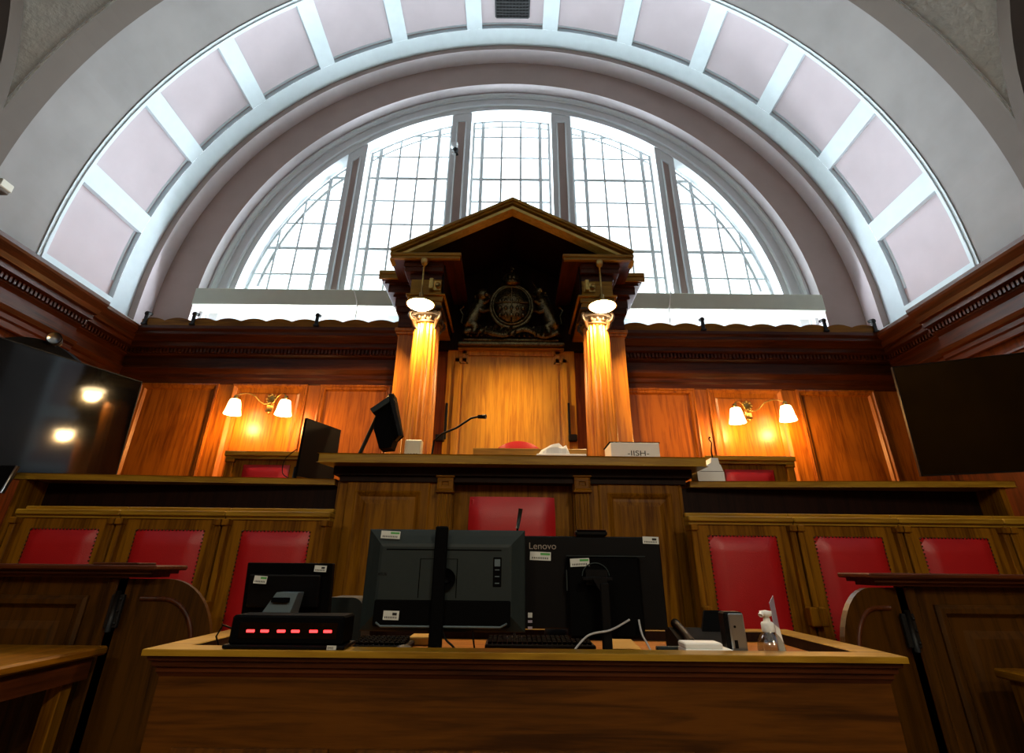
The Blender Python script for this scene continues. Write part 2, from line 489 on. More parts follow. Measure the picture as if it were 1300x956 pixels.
# ---- wall above the panelling behind the canopy: stepped rings round the window
R1, R2, R3 = 4.47, 3.99, 3.66
Y1, Y2, Y3, Y4 = 5.4, 5.64, 5.85, 6.04
face = MB()
face.arc([(R0+0.02, Y1), (R1, Y1)], CZ); face.arc([(R1, Y2), (R2, Y2)], CZ)
wallup = struct(face.build('wall_back_upper', 'mauve'))
sof = MB(); sof.arc([(R1, Y1), (R1, Y2)], CZ); sof.arc([(R2, Y2), (R2, Y3)], CZ)
sof.build('arch_soffit', 'soffit', wallup)
ring = MB()
ring.arc([(R2, Y3), (R3, Y3)], CZ)
ring.build('window_arch_ring', 'ringp', wallup)
rm = MB()
rm.arc([(R2, Y3), (R2-0.01, Y3-0.05), (R2-0.05, Y3-0.06), (R2-0.07, Y3-0.02), (R2-0.09, Y3-0.02), (R2-0.095, Y3)], CZ)
rm.arc([(R3+0.115, Y3), (R3+0.11, Y3-0.025), (R3+0.085, Y3-0.025), (R3+0.08, Y3)], CZ)
rm.arc([(R3, Y3), (R3, Y4+0.03)], CZ)
rm.build('trim_2', 'white', wallup)
# sill apron and lit wall below it
ZS0, ZS1 = 4.165, 4.40
m = MB(); m.box(-3.985, 3.985, 5.60, 6.12, ZS0, ZS1, bev=0.008)
struct(m.build('trim_3', 'sage', wallup))
m = MB(); m.box(-3.99, 3.99, 5.86, 5.95, 3.5, ZS0)
m.build('sill_backing', 'coffer', wallup)
m = MB(); m.box(-4.6, -1.26, 5.17, 5.95, 3.56, 3.60); m.box(1.33, 4.6, 5.17, 5.95, 3.56, 3.60); m.box(-1.26, 1.33, 5.42, 5.95, 3.56, 3.60)
m.build('cornice_top', 'rd_h', wallup)

# ---- window lights
ZG = ZS1+0.0
piers = [(-2.44, -2.175), (-0.885, -0.575), (0.665, 0.965), (2.285, 2.50)]
PX = [(0.63+0.0, 0.93), (2.20, 2.47)]
pc = 0.0
def ztop(x, R=R3): return CZ+math.sqrt(max(0, R*R-x*x))
pm = MB(); pin = MB(); ptr = MB()
for s in (-1, 1):
    for (a, b) in PX:
        xa, xb = sorted((s*a, s*b))
        # pier body with its top following the arch
        K = 6
        top = [(xa+(xb-xa)*i/K, ztop(xa+(xb-xa)*i/K)+0.02) for i in range(K+1)]
        poly = [(xa, ZG), (xb, ZG)] + top[::-1]
        pm.prism(poly, lambda x, z, d: (x, d, z), Y3+0.015, Y4+0.05)
        zt = min(ztop(xa), ztop(xb))-0.14
        wi = 0.085
        ins = [(xa+wi, ZG+0.02), (xb-wi, ZG+0.02), (xb-wi, zt + (0.10 if (b < 1.5 and s < 0) or (b < 1.5) else 0.0) - 0.0), (xa+wi, zt)]
        if s > 0 and b > 1: ins = [(xa+wi, ZG+0.02), (xb-wi, ZG+0.02), (xb-wi, zt), (xa+wi, zt+0.10)]
        if s < 0 and b > 1: ins = [(xa+wi, ZG+0.02), (xb-wi, ZG+0.02), (xb-wi, zt+0.10), (xa+wi, zt)]
        if b < 1.5: ins[2] = (ins[2][0], zt); ins[3] = (ins[3][0], zt)
        pin.prism(ins, lambda x, z, d: (x, d, z), Y3+0.004, Y3+0.012)
        # raised bead round the inset
        loop = [Vector((x, Y3+0.002, z)) for x, z in ins]
        for q in range(4):
            p0, p1 = loop[q], loop[(q+1) % 4]
            ptr.tube([p0, p1], 0.012, 6)
pier = pm.build('window_pier', 'ringp', wallup)
pin.build('pier_inset', 'mauve', wallup)
ptr.build('pier_bead', 'white', wallup)

ROWS = [ZG+0.06+0.43*i for i in range(12)]
LIGHTS = [(-3.66, -2.50, [-3.33, -3.04, -2.74], [-2.74]), (-2.17, -0.96, [-2.04, -1.74, -1.44, -1.15], [-2.04, -1.15]),
          (-0.60, 0.60, [-0.455, -0.15, 0.15, 0.455], [-0.455, 0.455]),
          (0.96, 2.17, [1.15, 1.44, 1.74, 2.04], [1.15, 2.04]), (2.50, 3.66, [2.74, 3.04, 3.33], [2.74])]
RG = R3-0.02
for wi_, (xa, xb, vb, thick) in enumerate(LIGHTS):
    fr = MB(); br = MB(); gl = MB()
    K = 24
    xs = [xa+(xb-xa)*i/K for i in range(K+1)]
    xs = [max(-RG+0.001, min(RG-0.001, x)) for x in xs]
    top = [(x, max(ztop(x, RG), ZG+0.01)) for x in xs]
    # glass
    poly = [(xs[0], ZG), (xs[-1], ZG)] + top[::-1]
    gl.prism(poly, lambda x, z, d: (x, d, z), Y4+0.028, Y4+0.034)
    # arched head, jambs and sill of the frame
    hd = [Vector((x, Y4+0.02, z-0.015)) for x, z in top]
    fr.tube(hd, 0.022, 6)
    for x in (xs[0], xs[-1]):
        if abs(abs(x)-RG) > 0.05: fr.box(x-0.02, x+0.02, Y4, Y4+0.04, ZG, ztop(x, RG))
    fr.box(xs[0], xs[-1], Y4-0.01, Y4+0.04, ZG, ZG+0.03)
    # bars
    for x in vb:
        w = 0.026 if x in thick else 0.014
        if ztop(x, RG) > ZG: br.box(x-w, x+w, Y4+0.002, Y4+0.03, ZG, ztop(x, RG))
    for i, z in enumerate(ROWS):
        if z-CZ >= RG: continue
        lim = math.sqrt(max(0.0, RG*RG-(z-CZ)**2)) if z > CZ else RG
        a = max(xa, -lim); b = min(xb, lim)
        if b-a < 0.05: continue
        w = 0.024 if i in (0, 2, 5) else 0.014
        br.box(a, b, Y4+0.004, Y4+0.028, z-w, z+w)
    arcp = []
    for i in range(K+1):
        x = xa+(xb-xa)*i/K
        if abs(x) > 3.49: continue
        z = CZ+math.sqrt(3.5*3.5-x*x)
        if z > ZG: arcp.append(Vector((x, Y4+0.015, z)))
    if len(arcp) > 1: br.tube(arcp, 0.016 if abs(xa+xb) < 4 else 0.026, 6)
    o = struct(fr.build('window_%d' % (wi_+1), 'bar'))
    br.build('glazing_bars', 'bar', o)
    gl.build('window_pane', 'glass', o)

# ---- panelled walls: back
PB = [(s*a, s*b, k) for s in (-1, 1) for (a, b, k) in ((1.30, 2.10, 'C'), (2.24, 3.08, 'B'), (3.24, 4.12, 'A'))]
ZP0, ZP1 = 1.32, 3.045
wb = MB()
wb.box(-SX-0.1, SX+0.1, D+0.035, D+0.12, 0.0, 3.58)
wb.box(-SX, SX, D, D+0.036, ZP1, 3.4)
wb.box(-SX, SX, D, D+0.036, 1.0, ZP0)
edges = sorted([min(a, b) for a, b, k in PB]+[max(a, b) for a, b, k in PB])
edges = [-SX]+edges+[SX]
for i in range(0, len(edges), 2): wb.box(edges[i], edges[i+1], D, D+0.036, ZP0, ZP1)
wall_back = struct(wb.build('wall_back', 'wl_v'))
for a, b, k in PB:
    x0, x1 = min(a, b), max(a, b)
    pr = [(0, 0.0), (0.0, 0.022), (0.018, 0.026), (0.03, 0.012), (0.05, 0.010), (0.066, -0.02), (0.075, -0.02)]
    if k == 'B': pr = [(0, 0.0), (0, 0.022), (0.018, 0.026), (0.03, 0.008), (0.045, -0.012), (0.09, -0.02), (0.11, -0.006), (0.115, -0.006)]
    m = MB(); m.panel((x0, D, ZP0), UX, UZ, -UY, x1-x0, ZP1-ZP0, pr)
    m.build('wall_panel', 'wl_v', wall_back)
# cornice profile: (proud of wall, z)
CORN = [(0.0, 3.04), (0.012, 3.05), (0.012, 3.10), (0.03, 3.115), (0.03, 3.155), (0.05, 3.17), (0.075, 3.205), (0.075, 3.225), (0.01, 3.235),
        (0.01, 3.355), (0.03, 3.37), (0.05, 3.385), (0.05, 3.45), (0.13, 3.455), (0.13, 3.505), (0.165, 3.51), (0.19, 3.55), (0.24, 3.60), (0.25, 3.62), (0.25, 3.655), (0.0, 3.66)]
def cornice_x(mb, y_wall, x0, x1, prof, sgn=-1):
    n = len(prof)
    vs = [(x0, y_wall+sgn*p, z) for p, z in prof]+[(x1, y_wall+sgn*p, z) for p, z in prof]
    fs = [(i, i+1, n+i+1, n+i) for i in range(n-1)]+[tuple(range(n)), tuple(range(2*n-1, n-1, -1))]
    mb.add(vs, fs)
def cornice_y(mb, x_wall, y0, y1, prof, sgn):
    n = len(prof)
    vs = [(x_wall+sgn*p, y0, z) for p, z in prof]+[(x_wall+sgn*p, y1, z) for p, z in prof]
    fs = [(i, i+1, n+i+1, n+i) for i in range(n-1)]+[tuple(range(n)), tuple(range(2*n-1, n-1, -1))]
    mb.add(vs, fs)
m = MB()
cornice_x(m, D, -SX, -1.25, CORN); cornice_x(m, D, 1.25, SX, CORN)
m.build('cornice', 'rd_h', wall_back)
m = MB()
x = 1.27
while x < SX-0.05:
    for s in (-1, 1): m.box(s*x, s*(x+0.022), D-0.085, D-0.05, 3.395, 3.445)
    x += 0.042
m.build('dentil_band', 'rd_h', wall_back)
# ---- side walls
for s, nm in ((-1, 'wall_left'), (1, 'wall_right')):
    m = MB()
    m.box(s*(SX+0.03), s*(SX+0.6), YR, D+0.1, 0.0, 3.58)
    rails = [(0.0, 1.2), (2.96, 3.4)]
    for z0, z1 in rails: m.box(s*SX, s*(SX+0.031), YR, D, z0, z1)
    stiles = [(5.1, 5.4), (3.3, 3.55), (1.3, 1.55), (-0.7, -0.45), (-2.7, -2.45), (-4.7, -4.45)]
    for a, b in stiles: m.box(s*SX, s*(SX+0.031), a, b, 1.2, 2.96)
    w = struct(m.build(nm, 'rd_v'))
    pr = [(0, 0.0), (0.0, 0.022), (0.018, 0.026), (0.03, 0.012), (0.05, 0.010), (0.066, -0.02), (0.075, -0.02)]
    for i in range(len(stiles)-1):
        y1, y0 = stiles[i][0], stiles[i+1][1]
        m = MB(); m.panel((s*SX, y0, 1.2), UY, UZ, (-s, 0, 0), y1-y0, 1.76, pr)
        # arched moulding in the head of the panel
        yc = (y0+y1)/2; ra = (y1-y0)/2-0.22
        pts = [Vector((s*(SX-0.0), yc+ra*math.cos(PI*q/16), 2.28+0.5*math.sin(PI*q/16))) for q in range(17)]
        m.tube(pts, 0.028, 8)
        pts = [Vector((s*(SX-0.0), yc+(ra-0.09)*math.cos(PI*q/16), 2.28+0.42*math.sin(PI*q/16))) for q in range(17)]
        m.tube(pts, 0.014, 8)
        m.build('wall_panel', 'oak_v' if False else 'rd_v', w)
    m = MB()
    cornice_y(m, s*SX, 4.62, D, CORN, -s)
    near = [(p+(0.055 if p > 0 or z < 3.656 else 0.0), z) for p, z in CORN]
    cornice_y(m, s*SX, YR, 4.62, near, -s)
    m.build('cornice', 'rd_y', w)
    m = MB()
    y = YR+0.1
    while y < D-0.1:
        e = 0.055 if y < 4.6 else 0.0
        m.box(s*(SX-0.05-e), s*(SX-0.085-e), y, y+0.022, 3.395, 3.445); y += 0.042
    m.build('dentil_band', 'rd_y', w)
    m = MB(); m.box(s*(SX-0.02), s*(R0+0.4), YR, D+0.1, 3.57, 3.60); m.build('cornice_top', 'rd_y', w)
    # white painted foot of the lowest coffer
    m = MB(); m.box(s*(4.20), s*R0, 4.66, D-0.25, 3.662, 3.68); m.build('ledge_board', 'coffer', w)

# ================================================================== PELMET AND BRACKETS
ZPB = at(300, 416, Y=5.17).z
def pelmet(x0, x1, label):
    m = MB(); per = 0.29; n = 160
    poly = [(x0, 3.656), (x1, 3.656)]
    for i in range(n, -1, -1):
        x = x0+(x1-x0)*i/n
        poly.append((x, 3.722+0.036*abs(math.cos(PI*(x)/per))**0.8*1.0))
    m.prism(poly, lambda a, b, d: (a, d, b), 5.165, 5.185)
    return tag(m.build('pelmet_board', 'ag_h'), label, 'pelmet', 'scalloped boards on the back cornice')
pelmet(-4.17, -1.245, 'long scalloped wooden board on the cornice beside the left corner')
pelmet(1.32, 4.17, 'long scalloped wooden board on the cornice beside the right corner')
for px, py, lb in ((185, 405, 'black iron bracket in the corner of the cornice above the lit television'),
                   (246, 404, 'black iron bracket second from the left corner on the scalloped board'),
                   (403, 403, 'black iron bracket on the scalloped board above the left sconce'),
                   (892, 410, 'black iron bracket on the scalloped board above the right sconce'),
                   (1047, 412, 'black iron bracket second from the right corner on the scalloped board'),
                   (1110, 413, 'black iron bracket in the corner of the cornice above the dark television')):
    p = at(px, py, Y=5.15)
    m = MB()
    m.box(p.x-0.018, p.x+0.018, 5.14, 5.163, 3.657, 3.80, bev=0.003)
    m.box(p.x-0.028, p.x+0.028, 5.13, 5.163, 3.657, 3.68, bev=0.003)
    m.tube([(p.x, 5.15, 3.79), (p.x, 5.17, 3.815), (p.x, 5.21, 3.82)], 0.02, 8)
    m.ball((p.x, 5.15, 3.80), 0.028)
    tag(m.build('iron_bracket', 'iron'), lb, 'bracket', 'iron brackets on the back cornice')
# strip lamps lying behind the pelmet
for x0, x1, lb in ((-3.75, -1.65, 'strip lamp lying behind the scalloped board, left of the canopy'), (1.65, 3.75, 'strip lamp lying behind the scalloped board, right of the canopy')):
    t = thing('strip_lamp', lb, 'lamp', ((x0+x1)/2, 5.74, 3.60), 'strip lamps behind the pelmet')
    m = MB(); m.box(x0, x1, 5.71, 5.77, 3.60, 3.63); m.build('lamp_housing', 'white', t)
    m = MB(); m.tube([(x0+0.02, 5.74, 3.65), (x1-0.02, 5.74, 3.65)], 0.018, 10); m.build('lamp_tube', 'tube', t)

# ================================================================== CANOPY (aedicule)
XC = 0.036; HX = 0.852; YC = 4.60
can = thing('judge_canopy', 'tall oak canopy with a pointed pediment on two fluted columns behind the bench', 'canopy', (XC, 5.0, 1.0))
# back of the canopy and the shouldered panel
m = MB()
m.box(XC-0.72, XC+0.72, 5.33, 5.385, 1.0, 3.46)
m.build('back_board', 'gd_v', can)
zp = at(650, 448, Y=5.30).z
xl = at(585, 470, Y=5.30).x; xr = at(712, 470, Y=5.30).x
m = MB()
m.box(xl+0.03, xr-0.03, 5.315, 5.331, 1.3, zp-0.05)
m.build('centre_panel', 'gd_v', can)
fr = MB(); e = 0.075
path = [(xl-0.045, 1.3), (xl-0.045, zp-0.09), (xl+0.035, zp-0.09), (xl+0.035, zp+0.01), (xr-0.035, zp+0.01), (xr-0.035, zp-0.09), (xr+0.045, zp-0.09), (xr+0.045, 1.3)]
for w, yy, r in ((0.0, 5.325, 0.022), (0.030, 5.318, 0.010)):
    sg = [(path[0][0]+w, 1.3), (path[1][0]+w, path[1][1]-w), (path[2][0]+w, path[2][1]-w), (path[3][0]+w, path[3][1]-w),
          (path[4][0]-w, path[4][1]-w), (path[5][0]-w, path[5][1]-w), (path[6][0]-w, path[6][1]-w), (path[7][0]-w, 1.3)]
    for i in range(7):
        a, b = sg[i], sg[i+1]
        fr.box(min(a[0], b[0])-r, max(a[0], b[0])+r, yy-r, 5.332, min(a[1], b[1])-r, max(a[1], b[1])+r)
fr.build('panel_frame', 'gd_v', can)
# ledge over the panel that carries the arms
m = MB(); m.box(XC-0.60, XC+0.60, 5.24, 5.329, zp+0.022, zp+0.04, bev=0.004)
m.build('shelf', 'go_h', can)
zledge = zp+0.04

# columns
def column(s):
    x = XC+s*HX
    nf = 20; seg = nf*6
    m = MB()
    hs = [(1.0, 0.146), (1.8, 0.146), (2.6, 0.140), (3.2, 0.131), (3.40, 0.127)]
    vs = []; fs = []
    for z, r in hs:
        for k in range(seg):
            ph = (k % 6)/6.0
            dep = 0.013*math.sin(PI*min(1, max(0, (ph-0.1)/0.8))) if 0.1 < ph < 0.9 else 0
            a = 2*PI*k/seg
            vs.append((x+(r-dep)*math.cos(a), YC+(r-dep)*math.sin(a), z))
    for i in range(len(hs)-1):
        for k in range(seg): fs.append((i*seg+k, i*seg+(k+1) % seg, (i+1)*seg+(k+1) % seg, (i+1)*seg+k))
    m.add(vs, fs)
    col = m.build('column', 'oak_v', can)
    c = MB()
    c.lathe([(0.125, 3.395), (0.15, 3.40), (0.15, 3.415), (0.13, 3.42), (0.155, 3.46), (0.165, 3.48)], (x, YC, 0), 28)
    c.box(x-0.165, x+0.165, YC-0.165, YC+0.165, 3.535, 3.565, bev=0.006)
    c.box(x-0.13, x+0.13, YC-0.13, YC+0.13, 3.47, 3.536)
    for ax in (-1, 1):
        for ay in (-1, 1):
            d = Vector((ax, ay, 0)).normalized()
            o = Vector((x, YC, 3.475))+d*0.175
            pts = []
            for q in range(30):
                an = q/29*PI*3.6; r = 0.062*(1-q/29*0.85)
                pts.append(o+d*(math.cos(an+PI/2+0.4)*r)+UZ*(math.sin(an+PI/2+0.4)*r))
            c.tube(pts, [0.022*(1-q/40) for q in range(30)], 8)
            c.tube([Vector((x, YC, 3.53))+d*0.09, o+UZ*0.055], 0.022, 8)
            c.tube([o-UZ*0.06, o-UZ*0.10-d*0.03, o-UZ*0.13-d*0.05], [0.02, 0.024, 0.006], 8)
    for q in range(16):
        a = 2*PI*q/16
        c.ball((x+0.15*math.cos(a), YC+0.15*math.sin(a), 3.445), 0.016, 0.016, 0.024, 8, 6)
    co = c.build('capital', 'capstone', col)
    bs = MB(); bs.lathe([(0.19, 1.0), (0.19, 1.05), (0.17, 1.08), (0.18, 1.11), (0.15, 1.15)], (x, YC, 0), 28)
    bs.build('column_base', 'oak_v', col)
for s in (-1, 1): column(s)
# block over each column, running back to the wall
def stepped(m, x0, x1, y0, y1, steps, out=1):
    for z0, z1, o in steps: m.box(x0-o, x1+o, y0-o, y1, z0, z1, bev=0.004)
for s in (-1, 1):
    xa, xb = sorted((XC+s*0.70, XC+s*1.02))
    m = MB()
    stepped(m, xa, xb, YC-0.16, 5.38, [(3.565, 3.61, 0.0), (3.61, 3.665, 0.012), (3.665, 3.685, 0.035)])
    m.box(xa, xb, YC-0.16, 5.38, 3.685, 3.86)
    m.build('architrave', 'go_h', can)  # lamp light on the block front is painted with the lighter oak
    # wing: pilaster on the wall with its own stepped cornice
    xa, xb = sorted((XC+s*1.02, XC+s*1.235))
    m = MB(); m.box(xa, xb, 5.0, 5.395, 1.0, 3.50, bev=0.006)
    m.box(xa-0.02, xb+0.02, 4.98, 5.395, 3.50, 3.53, bev=0.004); m.box(xa-0.035, xb+0.035, 4.965, 5.395, 3.53, 3.57, bev=0.004)
    m.build('pilaster', 'oak_v', can)
    m = MB()
    xo0, xo1 = (XC-1.235, XC-0.70) if s < 0 else (XC+0.70, XC+1.235)
    pro = [(3.57, 0.0), (3.72, 0.005), (3.74, 0.03), (3.80, 0.045), (3.90, 0.07), (3.93, 0.12), (4.02, 0.155), (4.04, 0.185), (4.12, 0.20)]
    for i in range(len(pro)-1):
        z0, o = pro[i]; z1 = pro[i+1][0]
        a, b = (xo0-o, xo1) if s < 0 else (xo0, xo1+o)
        m.box(a, b, 4.95-o, 5.39, z0, z1)
    m.build('wing_cornice', 'rd_h', can)
    # a light front lip to that cornice
    m = MB(); a, b = (xo0-0.215, xo0+0.10) if s < 0 else (xo1-0.10, xo1+0.215)
    m.box(a, b, 4.735, 4.76, 4.045, 4.10, bev=0.005); m.box(min(a, b)-0.0, max(a, b), 4.725, 4.77, 4.10, 4.15, bev=0.006)
    m.build('wing_lip', 'go_h', can)
    # inner cheek and soffit
    xi = XC+s*0.70
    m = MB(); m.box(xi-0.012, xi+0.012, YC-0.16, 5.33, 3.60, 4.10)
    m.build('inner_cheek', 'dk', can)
# horizontal cornice returns at the front
YF = 4.30
ZE = at(497, 313, Y=YF).z; ZA = at(648, 250, Y=YF).z
ZE = (ZE + at(803, 319, Y=YF).z)/2
EX = 1.235
for s in (-1, 1):
    xo = XC+s*EX; xi = XC+s*0.515
    a, b = sorted((xo, xi))
    m = MB(); m.box(a, b, YF, YF+0.05, ZE-0.085, ZE-0.05, bev=0.004); m.box(a+0.012, b-0.012, YF+0.012, YF+0.05, ZE-0.115, ZE-0.085)
    m.build('cornice_return', 'go_h', can)
    m = MB(); m.box(a+0.003, b-0.003, YF+0.05, 5.30, ZE-0.114, ZE-0.055); m.build('return_soffit', 'rd_y', can)
    m = MB()
    for z0, z1, o in ((3.86, 3.93, 0.0), (3.93, 3.98, 0.05), (3.98, ZE-0.115, 0.06)):
        a2, b2 = sorted((XC+s*0.70, XC+s*(1.04+o))); m.box(a2, b2, YC-0.16-o, 5.38, z0, z1, bev=0.004)
    m.build('cornice_bed', 'rd_h', can)
# raking pediment
def rake(m, y0, y1, top, thick, ex=0.0, step=0.0):
    poly = [(-EX-ex, ZE+top), (0, ZA+top), (EX+ex, ZE+top), (EX+ex, ZE+top-thick), (0, ZA+top-thick*1.13), (-EX-ex, ZE+top-thick)]
    # two halves keep the polygons convex
    for h in (0, 1):
        pp = [poly[0], poly[1], poly[4], poly[5]] if h == 0 else [poly[1], poly[2], poly[3], poly[4]]
        m.prism([(XC+a, b) for a, b in pp], lambda a, b, d: (a, d, b), y0, y1)
m = MB(); rake(m, YF, YF+0.16, 0.0, 0.030); rake(m, YF+0.022, YF+0.16, -0.030, 0.026); rake(m, YF+0.07, YF+0.16, -0.056, 0.018)
pd = m.build('pediment', 'go_h', can)
m = MB(); rake(m, YF+0.05, YF+0.15, -0.074, 0.018); rake(m, YF+0.035, YF+0.15, -0.092, 0.012); m.build('middle_mould', 'oak_h', pd)
m = MB(); rake(m, YF+0.02, YF+0.15, -0.104, 0.030); m.build('lower_fillet', 'pg', pd)
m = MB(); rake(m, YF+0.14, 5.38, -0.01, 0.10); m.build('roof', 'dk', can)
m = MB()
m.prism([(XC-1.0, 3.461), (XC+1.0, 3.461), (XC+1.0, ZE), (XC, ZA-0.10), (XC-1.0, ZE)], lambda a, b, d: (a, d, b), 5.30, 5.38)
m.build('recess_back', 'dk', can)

# pendant lamps
for s, lb in ((-1, 'hanging brass lamp with glowing shade in front of the left canopy column'), (1, 'hanging brass lamp with glowing shade in front of the right canopy column')):
    x = XC+s*0.882; zt = ZE-0.116; zl = at(533, 388, Y=4.36).z
    t = thing('pendant_lamp', lb, 'lamp', (x, 4.325, zt), 'pendant lamps on the canopy')
    m = MB(); m.lathe([(0.012, 0.0), (0.035, -0.005), (0.038, -0.03), (0.03, -0.06), (0.015, -0.075), (0.006, -0.08)], (x, 4.325, zt), 16)
    m.build('ceiling_rose', 'brass', t)
    m = MB(); m.tube([(x, 4.325, zt-0.07), (x, 4.325, zl+0.10)], 0.008, 8); m.build('rod', 'brass', t)
    m = MB(); m.lathe([(0.008, 0.13), (0.022, 0.12), (0.025, 0.055), (0.04, 0.05), (0.10, 0.03), (0.142, -0.01), (0.138, -0.012), (0.095, 0.022), (0.035, 0.042)], (x, 4.325, zl), 32)
    m.build('shade', 'brass', t)
    m = MB(); m.lathe([(0.001, -0.05), (0.05, -0.045), (0.10, -0.03), (0.128, -0.008), (0.09, 0.018), (0.03, 0.03), (0.001, 0.03)], (x, 4.325, zl), 32)
    m.build('glowing_glass', 'lampglow', t)
    L = bpy.data.lights.new('pendant_light', 'SPOT'); L.spot_size = math.radians(174); L.spot_blend = 0.12; L.energy = 165; L.color = (1.0, 0.60, 0.24); L.shadow_soft_size = 0.07
    lo = bpy.data.objects.new('pendant_light', L); lo.location = (0, 0, zl-0.065-zt); lo.parent = t; COL.objects.link(lo)

# brass box fittings on the canopy blocks (small lamp brackets by the pendants)
for s, lb in ((-1, 'small brass block on the left canopy beam beside the lamp rod'), (1, 'small brass block on the right canopy beam beside the lamp rod')):
    x = XC+s*(0.78)
    m = MB(); m.box(x-0.045, x-0.005, YC-0.235, YC-0.165, 3.72, 3.84, bev=0.006); m.tube([(x+0.035, YC-0.165, 3.78), (x+0.035, YC-0.21, 3.78)], 0.028, 12)
    m.box(x-0.05, x+0.06, YC-0.18, YC-0.161, 3.73, 3.83)
    tag(m.build('beam_fitting', 'brass'), lb, 'fitting', 'brass fittings on the canopy beams')

# door bars on the canopy back
for px, lb in ((567, 'thin black upright bar with box foot, left of the centre panel'), (722, 'thin black upright bar with box foot, right of the centre panel')):
    s = -1 if px < 650 else 1
    p0 = at(px, 511, Y=5.28); p1 = at(px-3 if px < 650 else px+2, 560, Y=5.28)
    t = thing('wall_bar', lb, 'bracket', (p0.x, 5.29, p1.z), 'black bars on the canopy back')
    m = MB(); m.box(p0.x-0.012, p0.x+0.012, 5.29, 5.329, p1.z+0.03, p0.z, bev=0.003); m.build('bar', 'iron', t)
    m = MB(); xx = p0.x+(-0.05 if s < 0 else 0.03); m.box(xx-0.045, xx+0.045, 5.26, 5.329, p1.z, p1.z+0.07, bev=0.006); m.build('box_foot', 'iron', t)

# ================================================================== COAT OF ARMS
za = zledge; zt = at(650, 350, Y=5.2).z; HH = zt-za
arms = thing('coat_of_arms', 'carved dark bronze coat of arms with two animal supporters above the centre panel', 'carving', (XC, 5.22, za))
def A(u, v, w=0.0): return Vector((XC+u, 5.20-w, za+v))
m = MB(); m.box(XC-0.60, XC+0.60, 5.17, 5.29, za+0.001, za+0.045, bev=0.01); m.box(XC-0.55, XC+0.55, 5.18, 5.29, za+0.045, za+0.10, bev=0.02)
m.build('plinth', 'bronze', arms)
m = MB()
sh = []
for i in range(25):
    a = PI*i/24
m.ball(A(-0.0, 0.50, 0.02), 0.205, 0.10, 0.24, 28, 16)
m.build('shield', 'bronze', arms)
m = MB()
pts = [A(0.245*math.cos(2*PI*i/32), 0.49+0.275*math.sin(2*PI*i/32), 0.03) for i in range(33)]
m.tube(pts, 0.028, 8, cap=False)
pts = [A(0.215*math.cos(2*PI*i/32), 0.49+0.245*math.sin(2*PI*i/32), 0.06) for i in range(33)]
m.tube(pts, 0.012, 8, cap=False)
# strapwork and quarters
m.tube([A(-0.19, 0.50, 0.10), A(0, 0.50, 0.13), A(0.19, 0.50, 0.10)], 0.010, 6)
m.tube([A(0, 0.27, 0.08), A(0, 0.50, 0.13), A(0, 0.72, 0.08)], 0.010, 6)
for q in range(14):
    m.ball(A(-0.13+0.26*(q % 5)/4, 0.34+0.09*(q//5), 0.11), 0.022, 0.02, 0.03, 8, 6)
m.build('garter', 'bronze', arms)
m = MB()   # crown
m.lathe([(0.12, 0), (0.125, 0.03), (0.115, 0.045)], (XC, 5.17, za+0.755), 24)
m.ball((XC, 5.17, za+0.84), 0.115, 0.09, 0.10, 20, 12)
for q in range(9):
    a = PI*q/8; m.tube([(XC+0.125*math.cos(a), 5.17-0.10*math.sin(a), za+0.79), (XC+0.11*math.cos(a), 5.17-0.10*math.sin(a), za+0.86), (XC, 5.17, za+0.945)], 0.011, 6)
m.ball((XC, 5.17, za+0.965), 0.026); m.box(XC-0.03, XC+0.03, 5.16, 5.18, za+0.99, za+1.0); m.box(XC-0.007, XC+0.007, 5.16, 5.18, za+0.97, za+1.03)
m.build('crown', 'bronze', arms)
